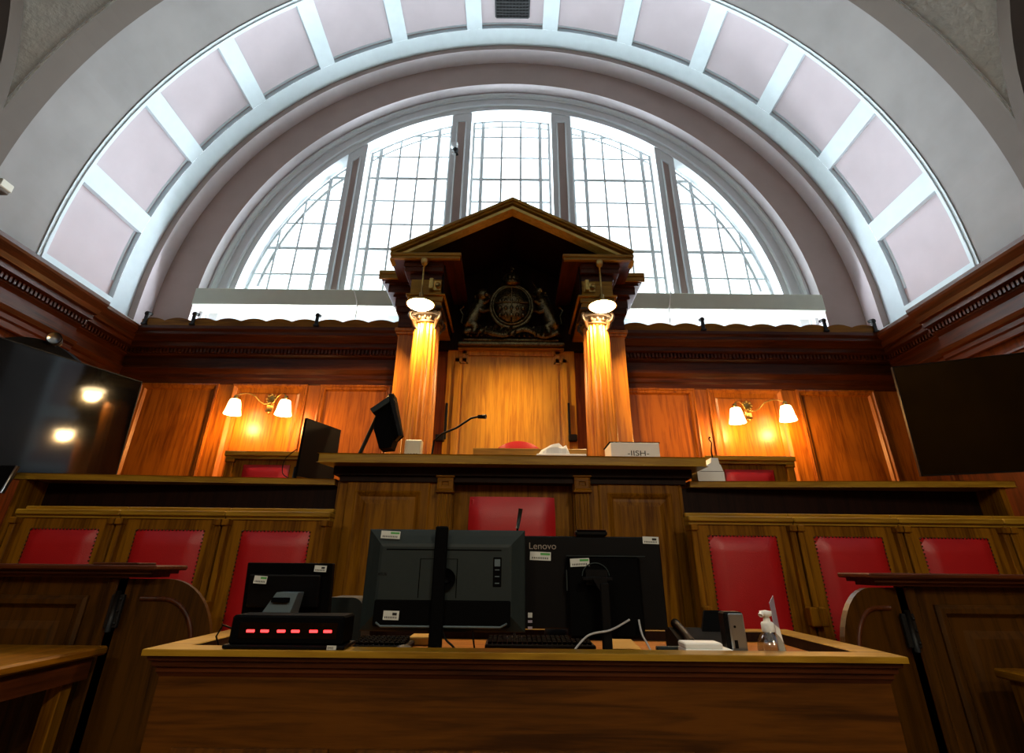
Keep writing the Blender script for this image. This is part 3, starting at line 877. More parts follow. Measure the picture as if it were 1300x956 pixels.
def beast(s, kind):
    m = MB()
    def B(u, v, w=0.03): return A(s*u, v, w)
    m.tube([B(0.47, 0.16), B(0.475, 0.26), B(0.43, 0.38), B(0.37, 0.50), B(0.345, 0.58)], [0.05, 0.085, 0.075, 0.085, 0.05], 12)
    if kind == 'lion':
        m.ball(B(0.34, 0.62, 0.06), 0.085, 0.07, 0.085, 16, 10); m.ball(B(0.29, 0.60, 0.10), 0.035, 0.04, 0.03)
        for q in range(10):
            a = 2*PI*q/10; m.ball(B(0.345+0.075*math.cos(a), 0.60+0.08*math.sin(a), 0.05), 0.03, 0.03, 0.035, 8, 6)
        m.ball(B(0.30, 0.63, 0.12), 0.008); 
    else:
        m.tube([B(0.36, 0.55), B(0.33, 0.64), B(0.31, 0.68)], [0.06, 0.045, 0.04], 10)
        m.tube([B(0.33, 0.69, 0.05), B(0.29, 0.65, 0.07), B(0.255, 0.61, 0.08)], [0.04, 0.033, 0.022], 10)
        m.tube([B(0.30, 0.70, 0.06), B(0.235, 0.80, 0.08)], [0.012, 0.002], 8)
        m.tube([B(0.345, 0.71), B(0.355, 0.745)], [0.014, 0.003], 6)
        for q in range(5): m.tube([B(0.36+0.012*q, 0.68-0.035*q), B(0.41+0.012*q, 0.67-0.035*q)], [0.018, 0.004], 6)
    # forelegs on the shield, hind legs on the plinth
    m.tube([B(0.37, 0.52, 0.05), B(0.30, 0.50, 0.09), B(0.25, 0.54, 0.10)], [0.04, 0.028, 0.022], 8)
    m.tube([B(0.39, 0.44, 0.05), B(0.31, 0.38, 0.10), B(0.25, 0.40, 0.10)], [0.04, 0.028, 0.024], 8)
    m.tube([B(0.46, 0.24, 0.05), B(0.40, 0.19, 0.09), B(0.43, 0.12, 0.08), B(0.37, 0.105, 0.10)], [0.075, 0.045, 0.028, 0.024], 8)
    m.tube([B(0.49, 0.22, 0.03), B(0.50, 0.16, 0.04), B(0.54, 0.12, 0.03), B(0.49, 0.105, 0.06)], [0.07, 0.045, 0.028, 0.022], 8)
    m.tube([B(0.52, 0.24, 0.0), B(0.58, 0.28, 0.0), B(0.56, 0.38, 0.0), B(0.60, 0.45, 0.0), B(0.56, 0.50, 0.0)], [0.018, 0.014, 0.013, 0.016, 0.03], 8)
    return m
beast(-1, 'lion').build('lion', 'bronze', arms)
beast(1, 'unicorn').build('unicorn', 'bronze', arms)
m = MB()
pts = [A(-0.52+1.04*i/40, 0.14+0.035*math.sin(i/40*PI*4), 0.08+0.02*math.cos(i/40*PI*6)) for i in range(41)]
for i in range(40):
    a, b = pts[i], pts[i+1]
    m.add([a-UZ*0.035, b-UZ*0.035, b+UZ*0.035, a+UZ*0.035, a-UZ*0.035+UY*0.012, b-UZ*0.035+UY*0.012, b+UZ*0.035+UY*0.012, a+UZ*0.035+UY*0.012],
          [(0, 1, 2, 3), (4, 7, 6, 5), (0, 4, 5, 1), (3, 2, 6, 7)], True)
for q in range(16):
    u = -0.45+0.06*q
    m.tube([A(u, 0.10, 0.06), A(u+0.03, 0.20+0.03*math.sin(q*2.1), 0.05), A(u+0.05, 0.23, 0.03)], [0.02, 0.022, 0.005], 6)
m.build('ribbon', 'bronze', arms)

# ================================================================== SCONCES
def sconce(pb, p1, p2, label):
    t = thing('wall_sconce', label, 'lamp', (pb.x, D-0.02, pb.z), 'brass wall lamps with two glass shades')
    m = MB()
    m.ball((pb.x, D+0.01, pb.z+0.055), 0.055, 0.03, 0.06, 16, 10); m.ball((pb.x, D+0.01, pb.z-0.03), 0.04, 0.028, 0.09, 16, 10)
    m.ball((pb.x, D-0.03, pb.z), 0.025)
    for q in range(8):
        a = 2*PI*q/8; m.ball((pb.x+0.045*math.cos(a), D-0.012, pb.z+0.055+0.045*math.sin(a)), 0.016)
    for q in range(5): m.tube([(pb.x-0.02+0.01*q, D-0.015, pb.z-0.02), (pb.x-0.03+0.015*q, D-0.02, pb.z-0.10)], [0.012, 0.005], 6)
    m.build('backplate', 'brass', t)
    for p in (p1, p2):
        d = p-pb; s = 1 if d.x > 0 else -1
        ym = p.y
        m = MB()
        P0 = Vector((pb.x, D-0.03, pb.z)); E = Vector((p.x, ym, p.z+0.12))
        pts = []
        for q in range(21):
            u = q/20
            b = P0.lerp(E, u)
            b.z += -0.045*math.sin(PI*min(1, u*2.2))*(1-u) + 0.05*math.sin(PI*u**1.6)
            pts.append(b)
        pts.append(E-UZ*0.02)
        m.tube(pts, 0.007, 8)
        m.lathe([(0.006, 0.04), (0.02, 0.035), (0.026, 0.0), (0.02, -0.01)], (p.x, ym, p.z+0.085), 14)
        m.build('arm', 'brass', t)
        m = MB(); m.lathe([(0.022, 0.082), (0.050, 0.072), (0.062, 0.03), (0.072, -0.03), (0.086, -0.085), (0.083, -0.085), (0.068, -0.03), (0.058, 0.03), (0.02, 0.075)], (p.x, ym, p.z), 24)
        sh = m.build('lamp_shade', 'shadeglow', t)
        m = MB(); m.ball((p.x, ym, p.z-0.01), 0.026, 0.026, 0.035, 12, 8); m.build('bulb', 'lampglow', sh)
        L = bpy.data.lights.new('sconce_light', 'POINT'); L.energy = 24.0; L.color = (1.0, 0.50, 0.13); L.shadow_soft_size = 0.05
        lo = bpy.data.objects.new('sconce_light', L); lo.parent = t; lo.location = Vector((p.x, ym-0.01, p.z-0.125))-Vector(t.location); COL.objects.link(lo)
YS = 5.16
sconce(at(343, 512, Y=D-0.02), at(297, 516, Y=YS), at(361, 517, Y=YS), 'glowing twin-shade brass wall lamp between the lit television and the canopy')
sconce(at(950, 521, Y=D-0.02), at(935, 527, Y=YS), at(999, 524, Y=YS), 'glowing twin-shade brass wall lamp between the canopy and the dark television')

# ================================================================== JUDGE'S BENCH
zt_j = at(650, 579, Y=3.5).z
pL = at(405, 575, Z=zt_j); pR = at(896, 581, Z=zt_j)
jb = thing('judge_bench', 'raised oak bench with a broad ledge and panelled front under the canopy', 'bench', (XC, 3.8, 0.3))
m = MB()
m.prism([(pL.x, pL.y), (pR.x, pR.y), (pR.x-0.02, 3.98), (pL.x+0.12, 3.98)], lambda a, b, d: (a, b, d), zt_j-0.062, zt_j)
m.build('ledge', 'go_h', jb, bevel=0.008)
m = MB(); m.box(pL.x+0.07, pR.x-0.07, 3.60, 3.98, zt_j-0.12, zt_j-0.063); m.box(pL.x+0.11, pR.x-0.11, 3.63, 3.98, zt_j-0.16, zt_j-0.12)
m.build('bed_mould', 'dk', jb)
YB = 3.66; BX0, BX1 = -1.17, 1.25; ztb = zt_j-0.16
xa0, xa1 = at(575, 640, Y=YB).x, at(728, 640, Y=YB).x
m = MB()
m.box(BX0, xa0, YB, YB+0.3, 0.3, ztb); m.box(xa1, BX1, YB, YB+0.3, 0.3, ztb)
m.box(xa0, xa1, YB+0.10, YB+0.3, 0.3, ztb)
m.build('front', 'ag_v', jb)
for (a, b) in ((430, 553), (752, 872)):
    x0 = at(a+8, 640, Y=YB).x; x1 = at(b-8, 640, Y=YB).x
    m = MB(); m.panel((x0, YB, 0.5), UX, UZ, -UY, x1-x0, at(500, 612, Y=YB).z-0.5, [(0, 0), (0, 0.008), (0.01, 0.014), (0.06, 0.014), (0.07, 0.02), (0.085, 0.012), (0.10, -0.0), (0.12, 0.002), (0.15, 0.012), (0.16, 0.012)])
    m.build('front_panel', 'ag_v', jb)
for cx in (564, 740):
    xc = at(cx, 640, Y=YB-0.04).x; ztp = at(cx, 604, Y=YB-0.05).z
    m = MB()
    m.box(xc-0.05, xc+0.05, YB-0.045, YB, 0.3, ztp-0.09)
    for q in range(4): m.box(xc-0.042+0.024*q, xc-0.03+0.024*q, YB-0.058, YB-0.045, 0.32, ztp-0.12, bev=0.004)
    m.build('pilaster', 'ag_v', jb)
    m = MB()
    m.panel((xc-0.055, YB-0.06, ztp-0.10), UX, UZ, -UY, 0.11, 0.09, [(0, -0.05), (0, 0), (0.012, 0.004), (0.03, 0.004), (0.036, -0.006), (0.038, -0.006)])
    m.box(xc-0.065, xc+0.065, YB-0.075, YB, ztp-0.115, ztp-0.10, bev=0.004)
    m.box(xc-0.065, xc+0.065, YB-0.075, YB, ztp-0.012, ztp+0.0, bev=0.004)
    m.build('pilaster_block', 'ag_h', jb)
# raised book rest at the back of the ledge
p0 = at(601, 575, Y=3.85); p1 = at(744, 575, Y=3.85)
m = MB(); m.box(p0.x, p1.x, 3.80, 3.95, zt_j, at(650, 569, Y=3.80).z, bev=0.005)
tag(m.build('book_rest', 'go_h'), 'low flat oak strip lying on the bench ledge below the red chair top', 'book rest')

# ================================================================== SIDE BENCHES
def side_bench(s):
    if s < 0: q0, q1 = (17, 600), (416, 608)
    else: q0, q1 = (1292, 610), (874, 611)
    z = at(q1[0], q1[1], Y=3.68).z
    a = at(*q0, Z=z); b = at(*q1, Z=z)
    a.y = max(a.y, 3.52)
    b.x = (pL.x+0.065) if s < 0 else (pR.x-0.065)
    t = thing('side_bench', 'long plain oak ledge with dark front, %s' % ('between the lit television and the judge bench' if s < 0 else 'between the judge bench and the dark television'), 'bench', ((a.x+b.x)/2, 3.8, 0.3), 'side benches')
    inn = BX0-0.002 if s < 0 else BX1+0.002
    m = MB()
    th = 0.042
    pl_ = [(a.x, a.y), (b.x, b.y), (b.x, 3.94), (a.x, 3.94)]
    if s > 0: pl_ = [(p[0], p[1]) for p in pl_]
    m.prism(pl_, lambda u, v, d: (u, v, d), z-th, z)
    m.build('ledge', 'go_h', t, bevel=0.006)
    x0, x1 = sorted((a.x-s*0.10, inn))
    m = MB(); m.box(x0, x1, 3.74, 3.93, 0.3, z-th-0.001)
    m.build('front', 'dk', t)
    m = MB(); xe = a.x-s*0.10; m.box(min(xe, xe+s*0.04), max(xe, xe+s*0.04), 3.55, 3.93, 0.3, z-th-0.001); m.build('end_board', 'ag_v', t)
    return z
zL = side_bench(-1); zR = side_bench(1)

# ================================================================== STALL CHAIRS
def cushion(m, x0, x1, z0, z1, yb, yf, r=0.02, bul=0.02, nu=10, nv=12):
    vs = []; fs = []
    for j in range(nv+1):
        for i in range(nu+1):
            u = i/nu; v = j/nv
            e = min(u, 1-u)*(x1-x0); g = min(v, 1-v)*(z1-z0)
            k = min(1, e/0.035)**0.5*min(1, g/0.035)**0.5
            y = yb+(yf-yb)*k*(0.7+0.3*math.sin(PI*u)*math.sin(PI*v))
            vs.append((x0+(x1-x0)*u, y, z0+(z1-z0)*v))
    for j in range(nv):
        for i in range(nu):
            a = j*(nu+1)+i; fs.append((a, a+1, a+nu+2, a+nu+1))
    m.add(vs, fs, True)
    m.box(x0, x1, yb-0.001, yb+0.008, z0, z1)

def stall_chair(local_top=1.214):
    t = thing('stall_chair', '', 'chair', (0, 0, 0), local=True)
    T = local_top; W = 0.33
    m = MB()
    m.box(-W+0.04, -0.215, -0.005, 0.035, 0.3, T-0.045); m.box(0.215, W-0.04, -0.005, 0.035, 0.3, T-0.045)
    m.box(-0.215, 0.215, -0.005, 0.035, T-0.125, T-0.045); m.box(-0.215, 0.215, 0.0, 0.035, 0.3, 0.52)
    m.box(-W+0.03, W-0.03, 0.02, 0.06, 0.28, T-0.045)
    m.build('backrest_frame', 'ag_v', t)
    m = MB()
    m.box(-W+0.001, W-0.001, -0.035, 0.075, T-0.045, T-0.012, bev=0.006); m.box(-W+0.004, W-0.004, -0.015, 0.075, T-0.062, T-0.045)
    m.box(-W+0.001, W-0.001, 0.03, 0.075, T-0.012, T+0.012, bev=0.004)
    m.build('cap_rail', 'go_h', t)
    for s in (-1, 1):
        m = MB()
        a, b = sorted((s*(W-0.042), s*(W-0.0065)))
        m.box(a, b, -0.045, 0.06, 0.0, T-0.062, bev=0.005); 
        m.box(a-0.004, b+0.004, -0.06, 0.06, T-0.10, T-0.062, bev=0.004)
        m.box(a-0.006, b+0.006, -0.10, -0.04, 0.60, 0.70, bev=0.006)
        m.build('post', 'ag_v', t)
    m = MB(); cushion(m, -0.215, 0.215, 0.50, T-0.125, 0.0, -0.045)
    pad = m.build('back_cushion', 'red', t)
    m = MB()
    z = 0.51
    while z < T-0.13:
        for s in (-1, 1): m.ball((s*0.212, -0.008, z), 0.0055, seg=6, rings=4)
        z += 0.022
    x = -0.205
    while x < 0.21:
        m.ball((x, -0.008, T-0.128), 0.0055, seg=6, rings=4); x += 0.022
    m.build('nail_trim', 'nail', pad)
    m = MB(); m.box(-0.27, 0.27, -0.40, 0.0, 0.34, 0.40, bev=0.01); m.box(-0.24, 0.24, -0.36, 0.0, 0.0, 0.34)
    m.build('seat_frame', 'ag_h', t)
    m = MB(); m.box(-0.26, 0.26, -0.40, -0.01, 0.40, 0.465, bev=0.025); m.build('seat', 'red', t)
    return t
proto = stall_chair()
xs = [(-2.735, 'red-backed stall chair beside the left pew, farthest from the judge bench'),
      (-2.075, 'red-backed stall chair behind the left gate, second from the judge bench'),
      (-1.415, 'red-backed stall chair behind the small black till screen, against the judge bench'),
      (1.495, 'red-backed stall chair behind the hand gel bottle, against the judge bench'),
      (2.155, 'red-backed stall chair behind the right rounded gate, second from the judge bench'),
      (2.815, 'red-backed stall chair above the right pew ledge, third from the judge bench'),
      (3.475, 'stall chair cut by the right edge of the picture, fourth from the judge bench')]
YCH = 3.37
for i, (x, lb) in enumerate(xs):
    c = proto if i == 0 else copy_tree(proto)
    c.location = (x, YCH, 0.3)
    c['label'] = lb; c['group'] = 'red-backed stall chairs in front of the benches'

# clerk's chair in the recess
def plain_chair(name, label, x, y, zf, w, ztop, zseat=0.47, rnd=0.0):
    t = thing(name, label, 'chair', (x, y, zf))
    m = MB(); n = 14
    vs = []; fs = []
    for j in range(n+1):
        for i in range(n+1):
            u = -1+2*i/n; v = j/n
            round_ = 1-0.02*max(0, v-0.9)/0.1*abs(u)**3
            vs.append((x+u*w/2*round_, y-0.055*(1-abs(u)**6)*(1-max(0, v-0.9)*6)+0.03*u*u*0, zf+zseat+(ztop-zf-zseat-rnd*u*u)*v))
    for j in range(n):
        for i in range(n): a = j*(n+1)+i; fs.append((a, a+1, a+n+2, a+n+1))
    m.add(vs, fs, True)
    m.box(x-w/2*0.97, x+w/2*0.97, y-0.012, y+0.045, zf+zseat, ztop-0.004-rnd, bev=0.015)
    if rnd: m.prism([(x+w/2*0.97*(-1+q/8), ztop-0.004-rnd*(-1+q/8)**2) for q in range(17)]+[(x+w/2*0.9, ztop-rnd-0.02), (x-w/2*0.9, ztop-rnd-0.02)], lambda a, b, d: (a, d, b), y-0.012, y+0.045)
    m.build('backrest', 'red', t)
    m = MB(); m.box(x-w/2, x+w/2, y-0.46, y-0.02, zf+zseat-0.08, zf+zseat, bev=0.03); m.build('seat', 'red', t)
    m = MB(); m.box(x-w/2+0.02, x+w/2-0.02, y-0.44, y+0.03, zf+zseat-0.12, zf+zseat-0.08); m.build('seat_frame', 'ag_h', t)
    for sx in (-1, 1):
        for yy in (y-0.42, y+0.0):
            m = MB(); m.box(x+sx*(w/2-0.05)-0.02, x+sx*(w/2-0.05)+0.02, yy-0.02, yy+0.02, zf, zf+zseat-0.12, bev=0.004); m.build('leg', 'ag_v', t)
    return t
pc0 = at(595, 640, Y=3.34); pc1 = at(705, 640, Y=3.34)
plain_chair('clerk_chair', 'wide red leather chair standing in the recess of the judge bench, behind the two monitors', (pc0.x+pc1.x)/2, 3.36, 0.3, pc1.x-pc0.x, at(650, 631, Y=3.34).z, 0.40)
pj0 = at(634, 565, Y=4.45); pj1 = at(683, 565, Y=4.45)
plain_chair('judge_chair', 'red leather chair whose rounded top shows over the judge bench', (pj0.x+pj1.x)/2, 4.48, 1.0, pj1.x-pj0.x+0.06, at(655, 559, Y=4.43).z, rnd=0.07)

# chairs on the upper level behind the side benches
def upper_chair(xl, xr, ytop, pad0, pad1, ypad, label, Y=4.75, extra=False):
    a = at(xl, ytop, Y=Y); b = at(xr, ytop, Y=Y); T = (a.z+b.z)/2
    t = thing('high_back_chair', label, 'chair', ((a.x+b.x)/2, Y, 1.0), 'oak chairs behind the side benches')
    m = MB()
    m.box(a.x, b.x, Y-0.05, Y+0.05, T-0.045, T, bev=0.006); m.box(a.x+0.01, b.x-0.01, Y-0.03, Y+0.05, T-0.07, T-0.045)
    m.build('cap_rail', 'go_h', t)
    p0 = at(pad0, ypad, Y=Y); p1 = at(pad1, ypad, Y=Y)
    m = MB()
    m.box(a.x+0.02, p0.x, Y, Y+0.045, 1.3, T-0.07); m.box(p1.x, b.x-0.02, Y, Y+0.045, 1.3, T-0.07); m.box(p0.x, p1.x, Y, Y+0.045, p0.z, T-0.07)
    m.box(a.x+0.03, b.x-0.03, Y+0.03, Y+0.06, 1.3, T-0.07)
    m.build('backrest_frame', 'ag_v', t)
    for xx in (a.x+0.055, b.x-0.055):
        m = MB(); m.box(xx-0.035, xx+0.035, Y-0.03, Y+0.05, 1.0, T-0.07, bev=0.006); m.box(xx-0.042, xx+0.042, Y-0.04, Y+0.05, T-0.10, T-0.07, bev=0.004)
        m.build('post', 'ag_v', t)
    m = MB(); cushion(m, p0.x+0.005, p1.x-0.005, 1.55, p0.z, Y+0.0, Y-0.035); m.build('back_cushion', 'red', t)
    m = MB(); m.box(a.x+0.06, b.x-0.06, Y-0.42, Y-0.03, 1.38, 1.46, bev=0.02); m.build('seat', 'red', t)
    m = MB(); m.box(a.x+0.07, b.x-0.07, Y-0.38, Y-0.03, 1.0, 1.38); m.build('seat_frame', 'ag_v', t)
upper_chair(289, 402, 574, 309, 369, 590, 'oak chair with a red cushion behind the left side bench under the wall lamp')
upper_chair(893, 1006, 580, 919, 982, 596, 'oak chair with a faded red cushion behind the white paper stack')

# ================================================================== CLERK'S DESK
zr = at(650, 829, Y=1.85).z
dl = at(172, 826, Z=zr); dr = at(1143, 832, Z=zr); YD0 = (dl.y+dr.y)/2; YD1 = 2.62
X0, X1 = dl.x, dr.x
ck = thing('clerk_desk', 'wide oak desk with a raised moulded rim in the foreground, holding the monitors', 'desk', ((X0+X1)/2, 2.2, 0.0))
RW = 0.10
O_ = (X0, YD0, zr); WX, WY = X1-X0, YD1-YD0
m = MB(); m.panel(O_, UX, UY, UZ, WX, WY, [(0.012, -0.020), (0.0, -0.018), (0.0, -0.002), (0.002, 0.0), (RW-0.004, 0.0), (RW, -0.003)], fill=False)
m.build('rim', 'go_h', ck)
m = MB(); m.panel(O_, UX, UY, UZ, WX, WY, [(RW, -0.003), (RW, -0.06)], fill=False); m.build('inner_lip', 'dk', ck)
m = MB(); m.panel(O_, UX, UY, UZ, WX, WY, [(0.046, -0.080), (0.040, -0.070), (0.036, -0.066), (0.036, -0.054), (0.026, -0.050), (0.024, -0.036), (0.014, -0.032), (0.012, -0.020)], fill=False)
m.build('rim_moulding', 'rd_h', ck)
m = MB(); m.panel(O_, UX, UY, UZ, WX, WY, [(0.046, -0.080), (0.046, -zr)], fill=False)
m.build('carcass', 'br_h', ck)
m = MB()
n_ = 4; w_ = (WX-0.2)/n_
for i in range(n_): m.panel((X0+0.1+w_*i+0.04, YD0+0.046, 0.12), UX, UZ, -UY, w_-0.08, zr-0.38, [(0, 0), (0, 0.012), (0.02, 0.016), (0.04, 0.006), (0.06, 0.003)])
m.build('front_panel', 'br_v', ck)
zd = zr-0.040
m = MB(); m.box(X0+RW-0.01, X1-RW+0.01, YD0+RW-0.01, YD1-RW+0.01, zd-0.03, zd)
m.build('worktop', 'oak_h', ck)

# ================================================================== PEWS with gates
def pew(s):
    Yp = 2.70
    if s < 0: tip = at(196, 728, Y=2.60); px = at(150, 745, Y=Yp); gl_, gr_ = at(166, 735, Y=Yp), at(262, 790, Y=Yp)
    else: tip = at(1106, 738, Y=2.60); px = at(1147, 750, Y=Yp); gl_, gr_ = at(1141, 746, Y=Yp), at(1079, 800, Y=Yp)
    zt_ = tip.z; far = s*4.3
    t = thing('panelled_pew', 'dark panelled oak pew front with moulded ledge, %s' % ('carrying a thin loose board' if s < 0 else 'beside the hand gel bottle'), 'pew', (far*0.7, Yp, 0.0), 'panelled pews')
    a, b = sorted((tip.x, far))
    m = MB(); m.box(a, b, 2.60, 2.86, zt_+0.012, zt_+0.035, bev=0.006)
    a2, b2 = sorted((tip.x+s*0.03, far)); m.box(a2, b2, 2.625, 2.84, zt_-0.004, zt_+0.012); a2, b2 = sorted((tip.x+s*0.06, far)); m.box(a2, b2, 2.65, 2.82, zt_-0.02, zt_-0.004)
    m.build('ledge', 'rd_h', t)
    a, b = sorted((px.x, far))
    m = MB(); m.box(a, b, Yp, Yp+0.06, 0.0, zt_-0.02); m.build('front', 'pw_v', t)
    # end post
    m = MB(); e = px.x; m.box(min(e, e+s*0.05), max(e, e+s*0.05), Yp-0.012, Yp+0.07, 0.0, zt_-0.021, bev=0.006); m.build('end_post', 'pw_v', t)
    x0 = px.x+s*0.12; x1 = x0+s*1.1
    a, b = sorted((x0, x1)); ztp = zt_-0.10
    m = MB(); m.panel((a, Yp, 0.25), UX, UZ, -UY, b-a, ztp-0.25, [(0, 0), (0, 0.012), (0.015, 0.022), (0.035, 0.022), (0.05, 0.004), (0.06, -0.004), (0.10, -0.002), (0.14, 0.010), (0.145, 0.010)])
    m.build('front_panel', 'pw_v', t)
    # rounded gate
    w = 0.46; hg = at(200, 735, Y=Yp).z if s < 0 else at(1130, 746, Y=Yp).z
    rot = 0.0 if s < 0 else math.radians(-24)
    hx = px.x-s*0.035; gate_dir = Vector((-s*math.cos(rot), math.sin(rot)*1.0, 0))
    nrm = Vector((gate_dir.y, -gate_dir.x, 0))
    if nrm.y > 0: nrm = -nrm
    Ht = hg; rr = 0.27
    def G(a, b, d): 
        d = d*0.6
        return Vector((hx, Yp+0.02, 0))+gate_dir*a+UZ*b+nrm*d
    def outline(ins):
        p = [(ins, 0.05+ins), (w-ins, 0.05+ins)]
        for q in range(13):
            an = PI/2*q/12
            p.append((w-rr+(rr-ins)*math.cos(an), Ht-rr*1.15+(rr*1.15-ins)*math.sin(an)))
        p.append((ins, Ht-ins)); return p
    m = MB(); m.prism(outline(0), G, -0.02, 0.02)
    g = m.build('gate', 'pw_v', t)
    m = MB()
    o1 = outline(0.085)
    m.tube([G(*q_, 0.02) for q_ in o1[1:]], 0.011, 8)
    m.build('gate_moulding', 'rd_v', g)
    zh = at(145, 775, Y=Yp).z if s < 0 else at(1155, 800, Y=Yp).z
    m = MB(); m.box(hx-0.03, hx+0.03, Yp-0.035, Yp-0.014, zh-0.07, zh+0.07, bev=0.004)
    m.tube([(hx, Yp-0.035, zh-0.085), (hx, Yp-0.035, zh+0.085)], 0.013, 10)
    for q in (-0.05, 0, 0.05): m.ball((hx+0.02, Yp-0.037, zh+q), 0.006)
    m.build('hinge', 'iron', g)
    return zt_+0.035
zl1 = pew(-1); zl2 = pew(1)
p = at(125, 717, Y=2.7); q = at(182, 717, Y=2.7)
m = MB(); m.box(p.x, q.x, 2.66, 2.80, zl1, zl1+0.010, bev=0.003)
tag(m.build('loose_board', 'rd_h'), 'thin dark board lying on the left pew ledge near its tip', 'board')

# slab table at lower left, small shelf corner at lower right
tb = at(131, 821, Y=2.58)
t = thing('side_table', 'low oak table with thick slab top in front of the left pew', 'table', (tb.x-0.7, 2.2, 0.0))
m = MB(); m.box(tb.x-1.4, tb.x, 1.55, 2.62, tb.z-0.035, tb.z, bev=0.008); m.build('tabletop', 'ag_y', t)
m = MB(); m.box(tb.x-1.36, tb.x-0.03, 1.60, 1.63, tb.z-0.12, tb.z-0.035); m.box(tb.x-0.06, tb.x-0.03, 1.60, 2.58, tb.z-0.12, tb.z-0.035); m.build('apron', 'rd_y', t)
for xx in (tb.x-1.32, tb.x-0.09):
    for yy in (1.64, 2.52):
        m = MB(); m.box(xx-0.03, xx+0.03, yy-0.03, yy+0.03, 0.0, tb.z-0.036, bev=0.004); m.build('leg', 'ag_v', t)
tr = at(1275, 851, Y=2.50)
t = thing('corner_table', 'corner of a low oak table in front of the right pew', 'table', (tr.x+0.7, 2.2, 0.0))
m = MB(); m.box(tr.x, tr.x+1.2, 1.9, 2.56, tr.z-0.035, tr.z, bev=0.006); m.build('tabletop', 'ag_y', t)
for xx in (tr.x+0.06, tr.x+1.1):
    for yy in (1.96, 2.5):
        m = MB(); m.box(xx-0.03, xx+0.03, yy-0.03, yy+0.03, 0.0, tr.z-0.036, bev=0.004); m.build('leg', 'ag_v', t)

# ================================================================== TELEVISIONS
def tv(corner, ang, L, Hh, zb, s, label, tilt):
    """corner: far upright edge (x,y); runs towards the side wall"""
    t = thing('television', label, 'television', (corner[0], corner[1], zb), 'large wall televisions')
    d = Vector((s*math.sin(ang), -math.cos(ang), 0))
    n = Vector((-s*math.cos(ang), -math.sin(ang), 0))
    up = (UZ*math.cos(tilt)+n*math.sin(tilt)).normalized(); nn = n*math.cos(tilt)-UZ*math.sin(tilt)
    O = Vector((corner[0], corner[1], zb))
    def T(a, b, c): return O+d*a+up*b+nn*c
    def bx(m, a0, a1, b0, b1, c0, c1):
        vs = [T(a, b, c) for a in (a0, a1) for b in (b0, b1) for c in (c0, c1)]
        m.add(vs, [(0, 1, 3, 2), (4, 6, 7, 5), (0, 4, 5, 1), (2, 3, 7, 6), (0, 2, 6, 4), (1, 5, 7, 3)])
    m = MB(); bx(m, 0, L, 0, Hh, -0.05, -0.012)
    bx(m, 0, 0.008, 0, Hh, -0.012, 0.0); bx(m, L-0.008, L, 0, Hh, -0.012, 0); bx(m, 0, L, 0, 0.012, -0.012, 0); bx(m, 0, L, Hh-0.008, Hh, -0.012, 0)
    m.build('casing', 'black', t)
    m = MB(); bx(m, 0.008, L-0.008, 0.012, Hh-0.008, -0.012, -0.003); m.build('screen', 'screen', t)
    m = MB(); bx(m, L*0.4, L*0.6, Hh*0.3, Hh*0.7, -0.09, -0.05)
    c0 = T(L*0.5, Hh*0.5, -0.09); m.tube([c0, Vector((s*(SX-0.035), c0.y+0.25, c0.z))], 0.03, 8)
    m.build('wall_bracket', 'iron', t)
    return T
TL0 = at(148, 606, Y=4.35)
TV1 = tv((TL0.x, 4.35), math.radians(22), 1.55, 0.95, TL0.z-0.09, -1, 'big black television at the left showing reflections of lamps and windows', math.radians(-4))
TR0 = at(1170, 605, Y=3.95)
TV2 = tv((TR0.x, 3.95), math.radians(67), 1.27, 0.87, TR0.z, 1, 'big blank black television at the right edge of the picture', math.radians(8))
# conference camera on the left television
cb = min((TV1(u_/100, 0.953, -0.03) for u_ in range(5, 150)), key=lambda P_: abs(P_.x - at(58, 450, Y=P_.y).x))
t = thing('conference_camera', 'black curved camera unit with a round lens on top of the left television', 'camera', tuple(cb))
d = (TV1(1, 0, 0)-TV1(0, 0, 0)).normalized()
m = MB(); K = 12
for i in range(K):
    u0, u1 = -0.24+0.48*i/K, -0.24+0.48*(i+1)/K
    z0, z1 = 0.075*(1-(u0/0.24)**2)+0.008, 0.075*(1-(u1/0.24)**2)+0.008
    w = UY*0.04
    P = [cb+d*u0-w, cb+d*u1-w, cb+d*u1+w, cb+d*u0+w]
    vs = P+[P[0]+UZ*z0, P[1]+UZ*z1, P[2]+UZ*z1, P[3]+UZ*z0]
    m.add(vs, [(0, 1, 2, 3), (4, 7, 6, 5), (0, 4, 5, 1), (2, 6, 7, 3), (1, 5, 6, 2), (0, 3, 7, 4)])
m.build('base', 'matte', t)
lc = cb-d*0.02+UZ*0.12
m = MB(); m.tube([lc+Vector((-0.05, 0.06, 0)), lc+Vector((0.04, -0.05, -0.01))], 0.05, 20); m.tube([lc-UZ*0.06, lc], 0.025, 10); m.build('lens_head', 'iron', t)
m = MB(); m.tube([lc+Vector((0.038, -0.048, -0.01)), lc+Vector((0.046, -0.058, -0.012))], 0.043, 20); m.build('lens_ring', 'silver', t)

